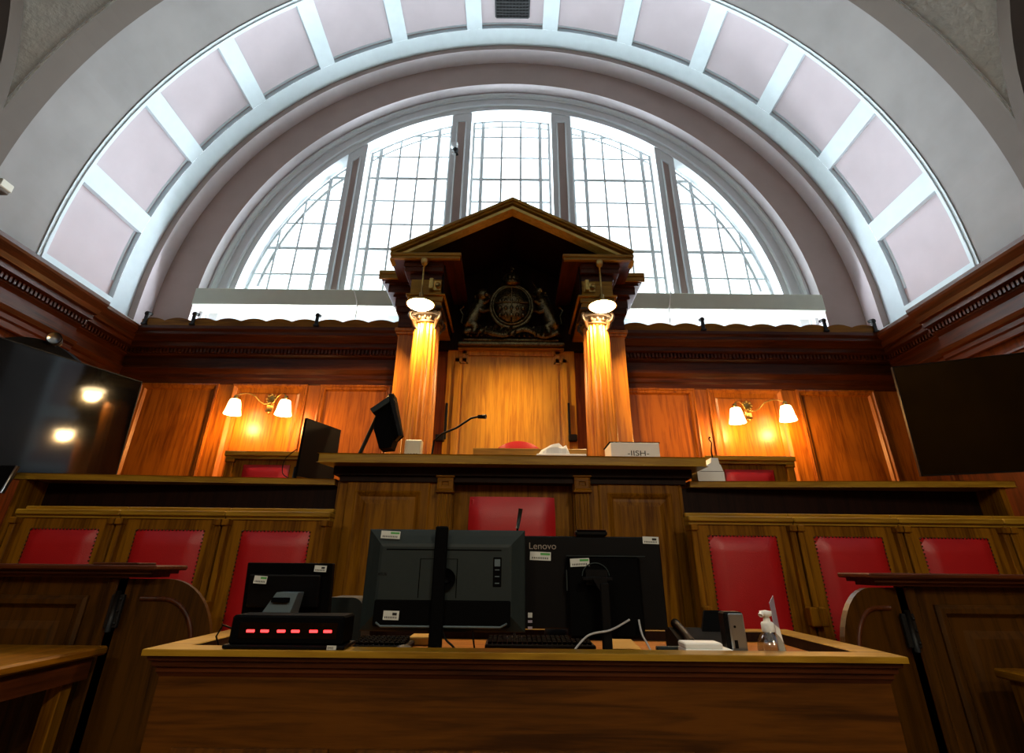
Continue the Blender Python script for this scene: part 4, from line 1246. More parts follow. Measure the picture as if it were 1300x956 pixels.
# ================================================================== MONITORS ON THE CLERK'S DESK
def sticker(parent, x, z, w, h, y, green=True, rot=0.0, dark=True, prefix='asset_label'):
    R = Matrix.Translation((x, y, z)) @ Matrix.Rotation(rot, 4, 'Y')
    m = MB(); m.box(-w/2, w/2, -0.001, 0, -h/2, h/2, mat=R); a = m.build(prefix, 'label', parent)
    m = MB()
    if green: m.box(0.0, w*0.46, -0.0016, -0.001, h*0.12, h*0.38, mat=R); m.build('green_band', 'green', a); m = MB()
    for q in range(9): m.box(-w*0.4+w*0.09*q, -w*0.4+w*0.09*q+w*0.045, -0.0016, -0.001, -h*0.34, -h*0.12, mat=R)
    if not green: m.box(w*0.08, w*0.36, -0.0016, -0.001, h*0.0, h*0.3, mat=R)
    m.build('printing', 'ink', a)

YM = 1.98
A0 = at(464, 671, Y=YM); A1 = at(667, 673, Y=YM); A2 = at(457, 801, Y=YM); A3 = at(667, 806, Y=YM)
mx0, mx1 = (A0.x+A2.x)/2, (A1.x+A3.x)/2; mz0, mz1 = (A2.z+A3.z)/2, (A0.z+A1.z)/2
mo = thing('computer_monitor', 'green-grey computer monitor seen from behind on a thick black post, left of the pair', 'monitor', ((mx0+mx1)/2, YM, zd))
m = MB()
mw, mh = mx1-mx0, mz1-mz0
m.panel((mx0, YM+0.03, mz0), UX, UZ, -UY, mw, mh, [(0, -0.012), (0, 0.0), (0.004, 0.004), (0.02, 0.012), (0.05, 0.03), (0.06, 0.032)])
m.box(mx0, mx1, YM+0.03, YM+0.045, mz0, mz1)
m.build('housing', 'mongrey', mo)
m = MB(); m.box(mx0+0.006, mx1-0.006, YM+0.045, YM+0.047, mz0+0.015, mz1-0.006); m.build('screen', 'screen', mo)
fy = YM-0.002
m = MB()
lx = mx0+mw*0.13; m.box(lx, mx0+mw*0.85, fy-0.001, fy+0.002, mz1-0.072, mz1-0.068)
sx_ = mx0+mw*0.46
for a, b, c, e_ in ((0.345, 0.35, 0.30, 0.68), (0.575, 0.58, 0.30, 0.68)): m.box(mx0+mw*a, mx0+mw*b, fy-0.001, fy+0.002, mz1-mh*e_, mz1-mh*c)
m.box(mx0+mw*0.345, mx0+mw*0.58, fy-0.001, fy+0.002, mz1-mh*0.305, mz1-mh*0.30)
m.build('seam', 'matte', mo)
m = MB(); m.box(mx0+mw*0.09, mx0+mw*0.91, fy-0.006, fy+0.01, mz0+0.018, mz0+mh*0.30, bev=0.004); m.build('cable_bay', 'matte', mo)
m = MB(); m.tube([(mx0+mw*0.11, fy-0.006, mz0+0.03), (mx0+mw*0.14, fy-0.008, mz0+0.019), (mx0+mw*0.85, fy-0.008, mz0+0.019), (mx0+mw*0.89, fy-0.006, mz0+0.03)], 0.0035, 8); m.build('bay_lip', 'blueg', mo)
m = MB(); bx0 = mx0+mw*0.80; m.box(bx0, bx0+0.03, fy-0.003, fy+0.002, mz1-mh*0.57, mz1-mh*0.28, bev=0.002); pp = m.build('port_panel', 'matte', mo)
m = MB()
for q in range(3): m.box(bx0+0.007, bx0+0.023, fy-0.005, fy-0.002, mz1-mh*(0.40+0.065*q)-0.003, mz1-mh*(0.40+0.065*q))
m.box(bx0+0.005, bx0+0.025, fy-0.004, fy-0.002, mz1-mh*0.37, mz1-mh*0.30)
m.build('port', 'blueg', pp)
tx = text_mb('ASUS', 0.014, 0.0005)
xform(tx, Matrix.Translation((mx0+mw*0.09, fy-0.001, mz1-mh*0.47)) @ Matrix.Rotation(PI/2, 4, 'X')); tx.build('lettering', 'black', mo)
# post and foot
pxx = at(555, 750, Y=1.93).x
m = MB(); m.box(pxx-0.023, pxx+0.023, 1.954, 1.972, zd+0.001, at(555, 667, Y=1.92).z, bev=0.004)
m.build('post', 'matte', mo)
m = MB(); m.tube([(pxx+0.02, 1.964, mz1-mh*0.5), (pxx+0.02, 1.982, mz1-mh*0.5)], 0.036, 20); m.tube([(pxx+0.028, 1.956, mz1-mh*0.5), (pxx+0.028, 1.966, mz1-mh*0.5)], 0.012, 12); m.build('pivot', 'matte', mo)
m = MB(); m.box(pxx-0.05, pxx+0.10, 1.955, 2.14, zd+0.001, zd+0.014, bev=0.005); m.build('foot', 'black', mo)
sticker(mo, at(496, 679, Y=fy).x, at(496, 679, Y=fy).z, 0.070, 0.026, fy-0.0005, True, 0.04)
sticker(mo, at(497, 781, Y=fy).x, at(497, 781, Y=fy).z, 0.054, 0.028, fy-0.0070, False, 0.02)

# second monitor
YN = 2.10
B0 = at(648, 680, Y=YN); B1 = at(841, 682, Y=YN); B3 = at(844, 799, Y=YN)
nx0, nx1 = B0.x, (B1.x+B3.x)/2; nz1 = (B0.z+B1.z)/2; nz0 = at(740, 799, Y=YN).z
m2 = thing('all_in_one_computer', 'black all-in-one computer seen from behind, right of the green-grey monitor', 'computer', ((nx0+nx1)/2, YN, zd))
m = MB(); m.box(nx0, nx1, YN, YN+0.022, nz0, nz1, bev=0.004); m.build('housing', 'black', m2)
m = MB(); m.box(nx0+0.006, nx1-0.006, YN+0.022, YN+0.024, nz0+0.012, nz1-0.006); m.build('screen', 'screen', m2)
h0 = at(719, 705, Y=YN-0.03); h1 = at(821, 812, Y=YN-0.03)
m = MB(); m.box(h0.x, h1.x, YN-0.03, YN, h1.z, h0.z, bev=0.010); m.build('rear_cover', 'matte', m2)
m = MB(); m.box(h0.x, h1.x+0.02, YN-0.034, YN-0.028, h0.z-0.004, h0.z, bev=0.001)
m.box(h0.x-0.003, h0.x+0.001, YN-0.032, YN-0.02, h0.z-0.12, h0.z-0.05); m.build('cover_edge', 'mongrey', m2)
lx = at(671, 697, Y=YN)
tx = text_mb('Lenovo', 0.034, 0.0005)
xform(tx, Matrix.Translation((lx.x, YN-0.002, lx.z)) @ Matrix.Rotation(PI/2, 4, 'X') @ Matrix.Scale(1.05, 4, (1, 0, 0)))
tx.build('lettering', 'letter', m2)
sx0 = at(759, 735, Y=2.02)
m = MB(); pxx = at(768, 770, Y=2.02).x
m.box(pxx-0.016, pxx+0.016, 2.00, 2.03, zd+0.012, at(768, 740, Y=2.02).z, bev=0.003)
m.box(sx0.x-0.055, sx0.x+0.055, 2.02, 2.045, sx0.z-0.006, sx0.z+0.006, bev=0.002)
m.prism([(sx0.x-0.02, sx0.z), (sx0.x+0.03, sx0.z), (pxx+0.016, sx0.z-0.04), (pxx-0.016, sx0.z-0.04)], lambda a, b, d: (a, d, b), 2.005, 2.04)
m.box(sx0.x-0.04, sx0.x+0.04, 2.04, YN-0.028, sx0.z-0.02, sx0.z+0.03)
m.build('post', 'black', m2)
m = MB(); m.tube([(sx0.x+0.05*math.cos(PI*q/14), YN-0.034, sx0.z+0.008+0.045*math.sin(PI*q/14)) for q in range(15)], 0.0025, 6); m.build('handle', 'mongrey', m2)
m = MB(); m.box(pxx-0.12, pxx+0.12, 2.0, 2.16, zd+0.001, zd+0.012, bev=0.004); m.build('foot', 'black', m2)
p = at(686, 706, Y=YN); sticker(m2, p.x, p.z, 0.080, 0.030, YN-0.0005, True, 0.03)
p = at(826, 686, Y=YN); sticker(m2, p.x, p.z, 0.062, 0.026, YN-0.0005, False, 0.03)
p = at(736, 714, Y=YN-0.03); sticker(m2, p.x, p.z, 0.072, 0.028, YN-0.0305, True, -0.05)
for y_ in (781, 789, 797):
    p = at(673, y_, Y=YN)
    m = MB(); hh = 0.008 if y_ == 781 else 0.004; m.box(p.x-0.008, p.x+0.008, YN-0.001, YN, p.z-hh, p.z+hh); m.build('small_sticker', 'label' if y_ == 781 else 'lcard', m2)
# webcam
p = at(750, 680, Y=YN+0.01); wz = nz1
t = thing('webcam', 'flat black webcam bar resting on top of the black computer', 'webcam', (p.x, YN+0.011, wz))
m = MB(); m.box(p.x-0.062, p.x+0.062, YN-0.012, YN+0.03, wz+0.001, wz+0.022, bev=0.006); m.build('body', 'black', t)
m = MB(); m.box(p.x-0.058, p.x+0.058, YN-0.016, YN+0.02, wz+0.0221, wz+0.0245); m.build('top_plate', 'rd_h', t)

# till screen on its stand, behind the timer
YT = 2.12
T0 = at(315, 714, Y=YT); T1 = at(421, 715, Y=YT)
t = thing('touch_screen_terminal', 'small black touch-screen terminal seen from behind, standing behind the red-lit timer', 'monitor', ((T0.x+T1.x)/2, YT+0.05, zd))
zb_ = at(360, 785, Y=YT-0.05).z
def TT(a, b, c):   # leaning casing
    v = (b-zb_)/(T0.z-zb_)
    return Vector((a, YT+0.03-0.03*v+c, b))
m = MB(); vs = [TT(a, b, c) for a in (T0.x-0.002, T1.x+0.004) for b in (zb_, T0.z) for c in (0, 0.035)]
m.add(vs, [(0, 1, 3, 2), (4, 6, 7, 5), (0, 4, 5, 1), (2, 3, 7, 6), (0, 2, 6, 4), (1, 5, 7, 3)])
m.build('casing', 'matte', t, bevel=0.004)
m = MB(); vs = [TT(a, b, c) for a in (T0.x+0.02, T1.x-0.03) for b in (zb_+0.03, T0.z-0.04) for c in (-0.02, 0)]
m.add(vs, [(0, 1, 3, 2), (4, 6, 7, 5), (0, 4, 5, 1), (2, 3, 7, 6), (0, 2, 6, 4), (1, 5, 7, 3)]); m.build('rear_cover', 'black', t, bevel=0.006)
c0 = at(365, 752, Y=YT-0.08); c1 = at(345, 778, Y=YT-0.09)
m = MB()
m.add([(c0.x-0.04, c0.y, c0.z), (c0.x+0.04, c0.y, c0.z), (c1.x+0.055, c1.y, c1.z-0.03), (c1.x-0.055, c1.y, c1.z-0.03),
       (c0.x-0.04, c0.y+0.06, c0.z), (c0.x+0.04, c0.y+0.06, c0.z), (c1.x+0.055, c1.y+0.10, c1.z-0.03), (c1.x-0.055, c1.y+0.10, c1.z-0.03)],
      [(0, 3, 2, 1), (4, 5, 6, 7), (0, 1, 5, 4), (1, 2, 6, 5), (3, 0, 4, 7), (2, 3, 7, 6)])
m.build('stand_neck', 'blueg', t, bevel=0.003)
m = MB(); cc = (c0+c1)/2; m.box(cc.x-0.028, cc.x+0.034, cc.y-0.012, cc.y+0.02, cc.z+0.0, cc.z+0.016, bev=0.002); m.build('neck_slot', 'matte', t)
m = MB(); m.box(T0.x+0.04, T1.x-0.04, YT-0.08, YT+0.12, zd+0.001, zd+0.05, bev=0.01); m.build('stand_base', 'black', t)
p = at(331, 736, Y=YT-0.045); sticker(t, p.x, p.z, 0.048, 0.026, YT-0.047, True, 0.05)
p = at(407, 722, Y=YT-0.012); sticker(t, p.x, p.z, 0.046, 0.022, YT-0.013, False, 0.03)

# timer / LED box on the front rim
YL = YD0+0.02
L0 = at(296, 780, Y=YL); L1 = at(438, 783, Y=YL); L2 = at(290, 826, Y=YL)
t = thing('timer_display', 'black box with six glowing red dashes standing on the desk rim', 'display', ((L0.x+L1.x)/2, YL, zr))
zt1 = (L0.z+L1.z)/2
m = MB(); m.box(L0.x, L1.x, YL, YL+0.12, zr+0.012, zt1, bev=0.006); m.build('casing', 'matte', t)
m = MB(); m.box(L0.x-0.012, L1.x+0.012, YL-0.008, YL+0.13, zr+0.001, zr+0.012, bev=0.003); m.build('base_plate', 'black', t)
m = MB(); m.box(L0.x+0.03, L1.x-0.02, YL-0.002, YL, zr+0.03, zt1-0.02); w_ = m.build('window', 'screen', t)
LEDX = [318, 336, 357, 375, 398, 416]
for q, lx_ in enumerate(LEDX):
    p = at(lx_, 801+0.15*q, Y=YL-0.003)
    m = MB(); m.box(p.x-0.0135, p.x+0.0135, YL-0.005, YL-0.002, p.z-0.004, p.z+0.004, bev=0.0015); m.build('dash', 'led', w_)
    m = MB()
    for dz in (-0.028, 0.028): m.box(p.x-0.012, p.x+0.012, YL-0.003, YL-0.002, p.z+dz-0.002, p.z+dz+0.002)
p = at(421, 821, Y=YL-0.009); m = MB(); m.box(p.x-0.015, p.x+0.015, YL-0.0095, YL-0.0085, zr+0.001, zr+0.013)
m.build('small_label', 'label', t)
tx = text_mb('EMSS', 0.009, 0.0003); xform(tx, Matrix.Translation((p.x-0.013, YL-0.0098, zr+0.0035)) @ Matrix.Rotation(PI/2, 4, 'X')); tx.build('lettering', 'ink', t)
# loop of wire to its left
a = at(293, 800, Y=YL+0.10)
m = MB(); pts = [a+Vector((0.02, 0.0, 0)), a+Vector((-0.03, 0.0, 0.015)), a+Vector((-0.05, 0.01, -0.02)), a+Vector((-0.03, 0.03, -0.04))]
pts[-1].z = zd+0.004; pts.append(Vector((a.x+0.0, YL+0.15, zd+0.004)))
m.tube(pts, 0.003, 6); tag(m.build('timer_cable', 'black'), 'thin black cable looping out on the left of the red-lit timer', 'cable')

# dark rounded housing between terminal and monitor
a = at(426, 758, Y=2.3); b = at(462, 758, Y=2.3)
m = MB()
K = 10; x0, x1 = a.x-0.06, b.x+0.01; zt2 = a.z
poly = [(x0, zd+0.002), (x1, zd+0.002)]+[(x1-(0.05-0.05*math.cos(PI/2*q/6)), zt2-0.05+0.05*math.sin(PI/2*q/6)) for q in range(7)]+[(x0+(0.05-0.05*math.sin(PI/2*q/6)), zt2-0.05+0.05*math.cos(PI/2*q/6)) for q in range(7)]
m.prism(poly, lambda u, v, d: (u, d, v), 2.28, 2.42)
tag(m.build('equipment_case', 'mongrey', smooth=False), 'dark rounded equipment case on the desk between terminal and green-grey monitor', 'case')

# cables
def cable(pts, r, mat, label, name='monitor_cable', group=None):
    P = [Vector(p) for p in pts]
    # Catmull-Rom
    out = []
    for i in range(len(P)-1):
        p0 = P[max(i-1, 0)]; p1 = P[i]; p2 = P[i+1]; p3 = P[min(i+2, len(P)-1)]
        for k in range(8):
            u = k/8
            out.append(0.5*((2*p1)+(-p0+p2)*u+(2*p0-5*p1+4*p2-p3)*u*u+(-p0+3*p1-3*p2+p3)*u**3))
    out.append(P[-1])
    m = MB(); m.tube(out, r, 8)
    return tag(m.build(name, mat), label, 'cable', group)
cable([at(735, 789, Y=2.04), at(715, 799, Y=1.99), at(757, 806, Y=1.98)+Vector((-0.05, 0, 0)), Vector((at(720, 827, Y=1.99).x, 1.99, zd+0.004))], 0.0035, 'cord', 'pale grey cable sagging behind the post of the black computer') if False else None
cable([at(799, 787, Y=2.06), at(775, 800, Y=1.985), at(745, 808, Y=1.975), Vector((at(719, 826, Y=1.96).x, 1.96, zd+0.004))], 0.0035, 'cord', 'pale grey cable running in front of the post of the black computer')
cable([at(811, 787, Y=2.06), at(815, 805, Y=2.03), at(822, 818, Y=2.02), Vector((at(831, 826, Y=2.0).x, 2.0, zd+0.004))], 0.0035, 'cord', 'pale grey cable hanging below the right part of the black computer')
cable([at(561, 800, Y=1.97), at(566, 812, Y=1.97), at(576, 822, Y=1.97), Vector((at(586, 826, Y=1.97).x, 1.97, zd+0.004))], 0.0035, 'black', 'short black cable hanging just right of the green-grey monitor post')
cable([at(600, 800, Y=1.99), at(601, 812, Y=1.99), Vector((at(604, 826, Y=1.99).x, 1.99, zd+0.004))], 0.003, 'black', 'thin black cable hanging under the middle of the green-grey monitor')

# keyboards
def keyboard(x0, x1, y0, name_label, redkeys=False):
    t = thing('keyboard', name_label, 'keyboard', ((x0+x1)/2, y0+0.07, zd), 'keyboards on the clerk desk')
    m = MB(); m.box(x0, x1, y0, y0+0.15, zd+0.001, zd+0.02, bev=0.004); m.build('base', 'black', t)
    m = MB(); n = int((x1-x0-0.02)/0.019)
    for r in range(5):
        for i in range(n):
            m.box(x0+0.01+0.019*i, x0+0.026+0.019*i, y0+0.012+0.026*r, y0+0.032+0.026*r, zd+0.02, zd+0.029+0.002*r, bev=0.002)
    ks = m.build('keys', 'matte', t); ks['kind'] = 'stuff'
    if redkeys:
        for i in (3, 7, 12, 15):
            m = MB(); m.box(x0+0.01+0.019*i, x0+0.026+0.019*i, y0+0.138, y0+0.1415, zd+0.022, zd+0.034); m.build('coloured_key', 'red' if i % 2 else 'label', t)
keyboard(at(616, 820, Y=2.24).x, at(755, 820, Y=2.24).x, 2.20, 'black keyboard with a few coloured keys behind the black computer', True)
keyboard(at(447, 820, Y=2.18).x, at(520, 820, Y=2.18).x, 2.14, 'short black keyboard below the left end of the green-grey monitor')
# mouse, notes
p = at(540, 822, Y=2.02)
m = MB(); m.ball((p.x-0.075, 2.02, zd+0.021), 0.032, 0.05, 0.017, 16, 8); tag(m.build('computer_mouse', 'mongrey'), 'dark grey computer mouse at the foot of the green-grey monitor', 'mouse')
p = at(713, 808, Y=2.44)
m = MB(); m.lathe([(0.001, 0.0), (0.05, 0.0), (0.055, 0.02), (0.05, 0.05), (0.03, 0.062), (0.001, 0.064)], (p.x-0.02, 2.44, zd+0.001), 20); tag(m.build('desk_speaker', 'black'), 'round black conference puck on the desk behind the keyboard', 'speaker')
a = at(778, 822, Y=2.15); b = at(815, 822, Y=2.15)
m = MB(); zc = zd+0.014
m.add([(a.x, 2.17, zc), (b.x, 2.17, zc), (b.x-0.02, 2.32, zc+0.03), (a.x+0.0, 2.32, zc+0.03), (a.x, 2.17, zd+0.001), (b.x, 2.17, zd+0.001), (b.x-0.02, 2.32, zd+0.001), (a.x, 2.32, zd+0.001)],
      [(0, 1, 2, 3), (0, 4, 5, 1), (1, 5, 6, 2), (2, 6, 7, 3), (3, 7, 4, 0), (4, 7, 6, 5)])
tag(m.build('manila_pad', 'yellow'), 'yellow card pad on the desk under the right part of the black computer', 'notepad')
a = at(517, 822, Y=2.3)
m = MB(); m.box(a.x-0.0, a.x+0.09, 2.3, 2.42, zd+0.001, zd+0.03, bev=0.004); tag(m.build('manila_pad', 'yellow'), 'yellow card pad on the desk beside the foot of the green-grey monitor', 'notepad')

# gooseneck microphone behind the green-grey monitor
a = at(661, 646, Y=2.42); b = at(657, 671, Y=2.42)
t = thing('gooseneck_microphone', 'short dark upright microphone tip rising behind the green-grey monitor', 'microphone', (b.x, 2.42, zd))
m = MB(); m.lathe([(0.001, 0), (0.05, 0.0), (0.045, 0.02), (0.01, 0.025)], (b.x-0.01, 2.42, zd+0.001), 20); m.build('base', 'black', t)
m = MB(); m.tube([(b.x-0.01, 2.42, zd+0.02), (b.x-0.008, 2.42, b.z-0.10), (b.x, 2.42, b.z)], 0.005, 8); m.build('neck', 'black', t)
m = MB(); m.tube([b, a], [0.008, 0.010], 10); m.build('head', 'mongrey', t)

# telephone
a = at(858, 812, Y=2.2); b = at(925, 812, Y=2.2)
t = thing('desk_telephone', 'black desk telephone with raised display beside the silver-fronted drive', 'telephone', ((a.x+b.x)/2, 2.22, zd))
m = MB(); x0, x1 = a.x, b.x
m.prism([(2.10, zd+0.001), (2.34, zd+0.001), (2.34, zd+0.07), (2.28, zd+0.075), (2.10, zd+0.025)], lambda u, v, d: (d, u, v), x0, x1)
m.build('body', 'matte', t)
m = MB(); xm = at(898, 790, Y=2.25).x; xm2 = at(922, 790, Y=2.25).x
m.add([(xm-0.03, 2.24, zd+0.06), (xm2-0.01, 2.24, zd+0.06), (xm2+0.005, 2.30, zd+0.135), (xm+0.01, 2.30, zd+0.135), (xm-0.03, 2.26, zd+0.055), (xm2-0.01, 2.26, zd+0.055), (xm2+0.005, 2.315, zd+0.13), (xm+0.01, 2.315, zd+0.13)],
      [(0, 1, 2, 3), (4, 7, 6, 5), (0, 4, 5, 1), (3, 2, 6, 7), (0, 3, 7, 4), (1, 5, 6, 2)])
m.build('display', 'matte', t)
m = MB(); m.tube([(x0+0.03, 2.11, zd+0.04), (x0+0.03, 2.16, zd+0.062), (x0+0.03, 2.24, zd+0.082), (x0+0.03, 2.29, zd+0.088)], [0.018, 0.012, 0.012, 0.018], 10); m.build('handset', 'black', t)
a = at(836, 822, Y=2.05); b = at(905, 822, Y=2.05)
m = MB(); m.box(a.x, b.x, 2.07, 2.095, zd+0.001, zd+0.034, bev=0.003); tag(m.build('dark_folder', 'mongrey'), 'thin dark folder lying on the desk in front of the telephone', 'folder')
a = at(868, 824, Y=1.99); b = at(927, 824, Y=1.99)
m = MB(); m.box(a.x, b.x, 1.965, 2.055, zd+0.001, zd+0.040, bev=0.002); m.box(a.x, b.x-0.03, 1.97, 2.05, zd+0.040, zd+0.058, bev=0.004)
tag(m.build('tissue_pack', 'paper'), 'flat white paper pack on the desk in front of the telephone', 'paper')
# silver drive
a = at(925, 826, Y=2.0); b = at(943, 777, Y=2.0)
t = thing('external_drive', 'upright black box with a silver front on the desk beside the telephone', 'drive', ((a.x+b.x)/2, 2.03, zd))
m = MB(); m.box(a.x, b.x, 2.0, 2.055, zd+0.001, b.z, bev=0.006); m.build('casing', 'black', t)
m = MB(); m.box(a.x+0.013, b.x-0.003, 1.993, 2.001, b.z-0.125, b.z-0.004, bev=0.004); f_ = m.build('silver_front', 'silver', t)
m = MB(); m.box(a.x+0.022, a.x+0.034, 1.9915, 1.993, b.z-0.11, b.z-0.085, bev=0.001); m.tube([(a.x+0.03, 1.991, b.z-0.045), (a.x+0.03, 1.993, b.z-0.045)], 0.004, 10); m.build('button', 'black', f_)
# sanitiser
p = at(980, 826, Y=2.02); r = (at(997, 810, Y=2.02).x-at(964, 810, Y=2.02).x)/2
t = thing('hand_gel_bottle', 'clear round pump bottle of hand gel on the desk beside the right rim', 'bottle', (p.x, 2.02, zd))
cb_ = (p.x, 2.02, zd+0.001)
m = MB(); m.lathe([(0.001, 0.0), (r*0.9, 0.0), (r*0.98, 0.012), (r, 0.035), (r*0.93, 0.055), (r*0.7, 0.075), (r*0.42, 0.088), (r*0.42, 0.095), (0.001, 0.096)], cb_, 28); m.build('bottle_body', 'clear', t)
m = MB(); m.lathe([(r*0.45, 0.088), (r*0.48, 0.092), (r*0.48, 0.112), (r*0.40, 0.118), (0.012, 0.12), (0.010, 0.135), (0.02, 0.138), (0.02, 0.152), (0.001, 0.155)], cb_, 24)
m.tube([(p.x, 2.02, zd+0.147), (p.x-0.02, 2.005, zd+0.147), (p.x-0.028, 2.0, zd+0.14)], 0.008, 8)
m.build('pump', 'paper', t)
# cards
a = at(975, 765, Y=2.14); b = at(989, 757, Y=2.14)
m = MB(); m.add([(a.x, 2.12, zd+0.002), (b.x, 2.18, zd+0.002), (b.x+0.006, 2.20, b.z), (a.x+0.006, 2.14, a.z), (a.x, 2.124, zd+0.002), (b.x, 2.184, zd+0.002), (b.x+0.006, 2.204, b.z), (a.x+0.006, 2.144, a.z)],
     [(0, 1, 2, 3), (4, 7, 6, 5), (0, 4, 5, 1), (3, 2, 6, 7), (0, 3, 7, 4), (1, 5, 6, 2)])
tag(m.build('upright_card', 'lcard'), 'tall lilac-grey card standing upright behind the hand gel bottle', 'card')
a = at(983, 793, Y=2.08); b = at(997, 826, Y=2.08)
m = MB(); m.prism([(a.x, zd+0.001), (b.x+0.002, zd+0.001), (b.x-0.008, a.z-0.012), (a.x, a.z)], lambda u, v, d: (u, d, v), 2.075, 2.078)
tag(m.build('upright_card', 'paper'), 'short white card leaning behind the right of the hand gel bottle', 'card')

# ================================================================== THINGS ON THE JUDGE'S LEDGE
zj = zt_j
# tilted monitor
t = thing('bench_monitor', 'black monitor turned sideways on a slanted arm at the left of the judge bench', 'monitor', (at(470, 572, Y=3.8).x, 3.80, zj))
P = [at(499, 499, Y=3.72), at(512, 552, Y=3.66)]
ax = (P[0]-P[1]); ax.y = 0.06; ax.normalize()
dd = Vector((-0.35, 0.85, 0.0)).normalized(); nn = ax.cross(dd).normalized()
O = at(511, 553, Y=3.66)
hgt = (at(499, 499, Y=3.72)-O).length
def BM(a, b, c): return O+dd*a+ax*b+nn*c
def obx(m, fn, a0, a1, b0, b1, c0, c1):
    vs = [fn(a, b, c) for a in (a0, a1) for b in (b0, b1) for c in (c0, c1)]
    m.add(vs, [(0, 1, 3, 2), (4, 6, 7, 5), (0, 4, 5, 1), (2, 3, 7, 6), (0, 2, 6, 4), (1, 5, 7, 3)])
sg = -1 if nn.x > 0 else 1
m = MB(); obx(m, BM, 0, 0.34, 0, hgt, 0, sg*0.03); m.build('casing', 'black', t, bevel=0.003)
m = MB(); obx(m, BM, 0.004, 0.336, 0.01, hgt-0.004, -sg*0.002, 0); m.build('screen', 'screen', t)
m = MB(); pq = [at(*q_, Y=3.78) for q_ in ((478, 530), (492, 506), (500, 500), (509, 550), (501, 557), (497, 569), (482, 570), (475, 545))]
m.prism([(v_.x, max(v_.z, zj+0.013)) for v_ in pq], lambda a, b, d: (a, d, b), 3.76, 3.90); m.build('rear_cover', 'matte', t)
m = MB()
c1 = at(478, 524, Y=3.78); c2 = at(497, 505, Y=3.76)
m.box(-0.10, 0.09, -0.05, 0.05, -0.022, 0.022, mat=Matrix.Translation((c1+c2)/2) @ Matrix.Rotation(-0.65, 4, 'Y')); m.build('top_box', 'mongrey', t, bevel=0.004)
m = MB(); f0 = at(454, 571, Y=3.86); f0.z = zj+0.012; c3 = at(480, 526, Y=3.82)
m.tube([f0, c3], 0.022, 8, flat=0.5); m.build('arm', 'mongrey', t)
m = MB(); m.box(f0.x-0.06, f0.x+0.26, 3.76, 3.95, zj+0.001, zj+0.012); m.build('foot', 'black', t)
# big screen seen edge-on at left of the bench, standing on the side ledge
Q = [at(387, 531, Y=3.62), at(428, 560, Y=3.92), at(425, 612, Y=3.92), at(389, 596, Y=3.62)]
t = thing('side_monitor', 'dark flat monitor turned edge-on at the inner end of the left side bench', 'monitor', (Q[3].x, 3.75, zL))
zlo = zL+0.03
x0, y0_ = at(387, 531, Y=3.75).x, 3.75; x1, y1_ = at(428, 560, Y=4.08).x, 4.08
dd2 = Vector((x1-x0, y1_-y0_, 0)); n2 = Vector((dd2.y, -dd2.x, 0)).normalized()
a_top = at(387, 531, Y=3.75).z; b_top = at(428, 560, Y=4.08).z
m = MB()
vs = []
for c in (0, 0.025):
    for (x, y, z) in ((x0, y0_, zlo), (x1, y1_, zlo), (x1, y1_, a_top-0.01), (x0, y0_, a_top)):
        vs.append(Vector((x, y, z))-n2*c*-1)
m.add(vs, [(0, 1, 2, 3), (4, 7, 6, 5), (0, 4, 5, 1), (1, 5, 6, 2), (2, 6, 7, 3), (3, 7, 4, 0)]); m.build('casing', 'black', t)
m = MB(); m.box(x0-0.12, x0+0.02, 3.78, 3.92, zL+0.001, zL+0.014); m.tube([(x0-0.04, 3.85, zL+0.01), (x0-0.04, 3.85, zL+0.10), (x0+0.03, 3.87, zL+0.14)], 0.018, 8); m.build('stand', 'black', t)
cable([Vector((x0-0.012, 3.735, zL+0.22)), Vector((x0-0.09, 3.75, zL+0.15)), Vector((x0-0.09, 3.75, zL+0.05)), Vector((x0-0.02, 3.73, zL+0.006))], 0.0035, 'black', 'thin black cable looping beside the edge-on monitor on the left ledge')
# clock
a = at(513, 573, Y=3.68); b = at(536, 558, Y=3.68)
t = thing('desk_clock', 'small cream digital clock on the judge bench below the left column', 'clock', ((a.x+b.x)/2, 3.69, zj))
m = MB(); m.box(a.x, b.x, 3.68, 3.74, zj+0.001, b.z, bev=0.008); m.build('case', 'cream', t)
m = MB(); m.box(a.x+0.018, b.x-0.015, 3.676, 3.681, zj+0.02, b.z-0.015, bev=0.002); f_ = m.build('face', 'sage', t)
tx = text_mb('16:00', 0.036, 0.0004, 'CENTER'); xform(tx, Matrix.Translation(((a.x+b.x)/2, 3.675, zj+0.022)) @ Matrix.Rotation(PI/2, 4, 'X')); tx.build('digits', 'ink', f_)
# mic
t = thing('gooseneck_microphone', 'long black gooseneck microphone curving over the judge bench before the centre panel', 'microphone', (at(548, 573, Y=3.75).x, 3.75, zj))
pb_ = at(548, 573, Y=3.75); pb_.z = zj+0.012
pts = [pb_, at(551, 560, Y=3.74), at(561, 551, Y=3.72), at(580, 543, Y=3.68), at(598, 531, Y=3.64), at(607, 529, Y=3.62)]
m = MB(); m.tube(pts, 0.008, 8); m.build('neck', 'black', t)
m = MB(); m.tube([pts[-1], at(617, 529, Y=3.60)], [0.014, 0.017], 12); m.build('head', 'black', t)
m = MB(); m.lathe([(0.001, 0), (0.05, 0), (0.045, 0.012), (0.01, 0.015)], (pb_.x, 3.75, zj+0.001), 20); m.build('base', 'black', t)
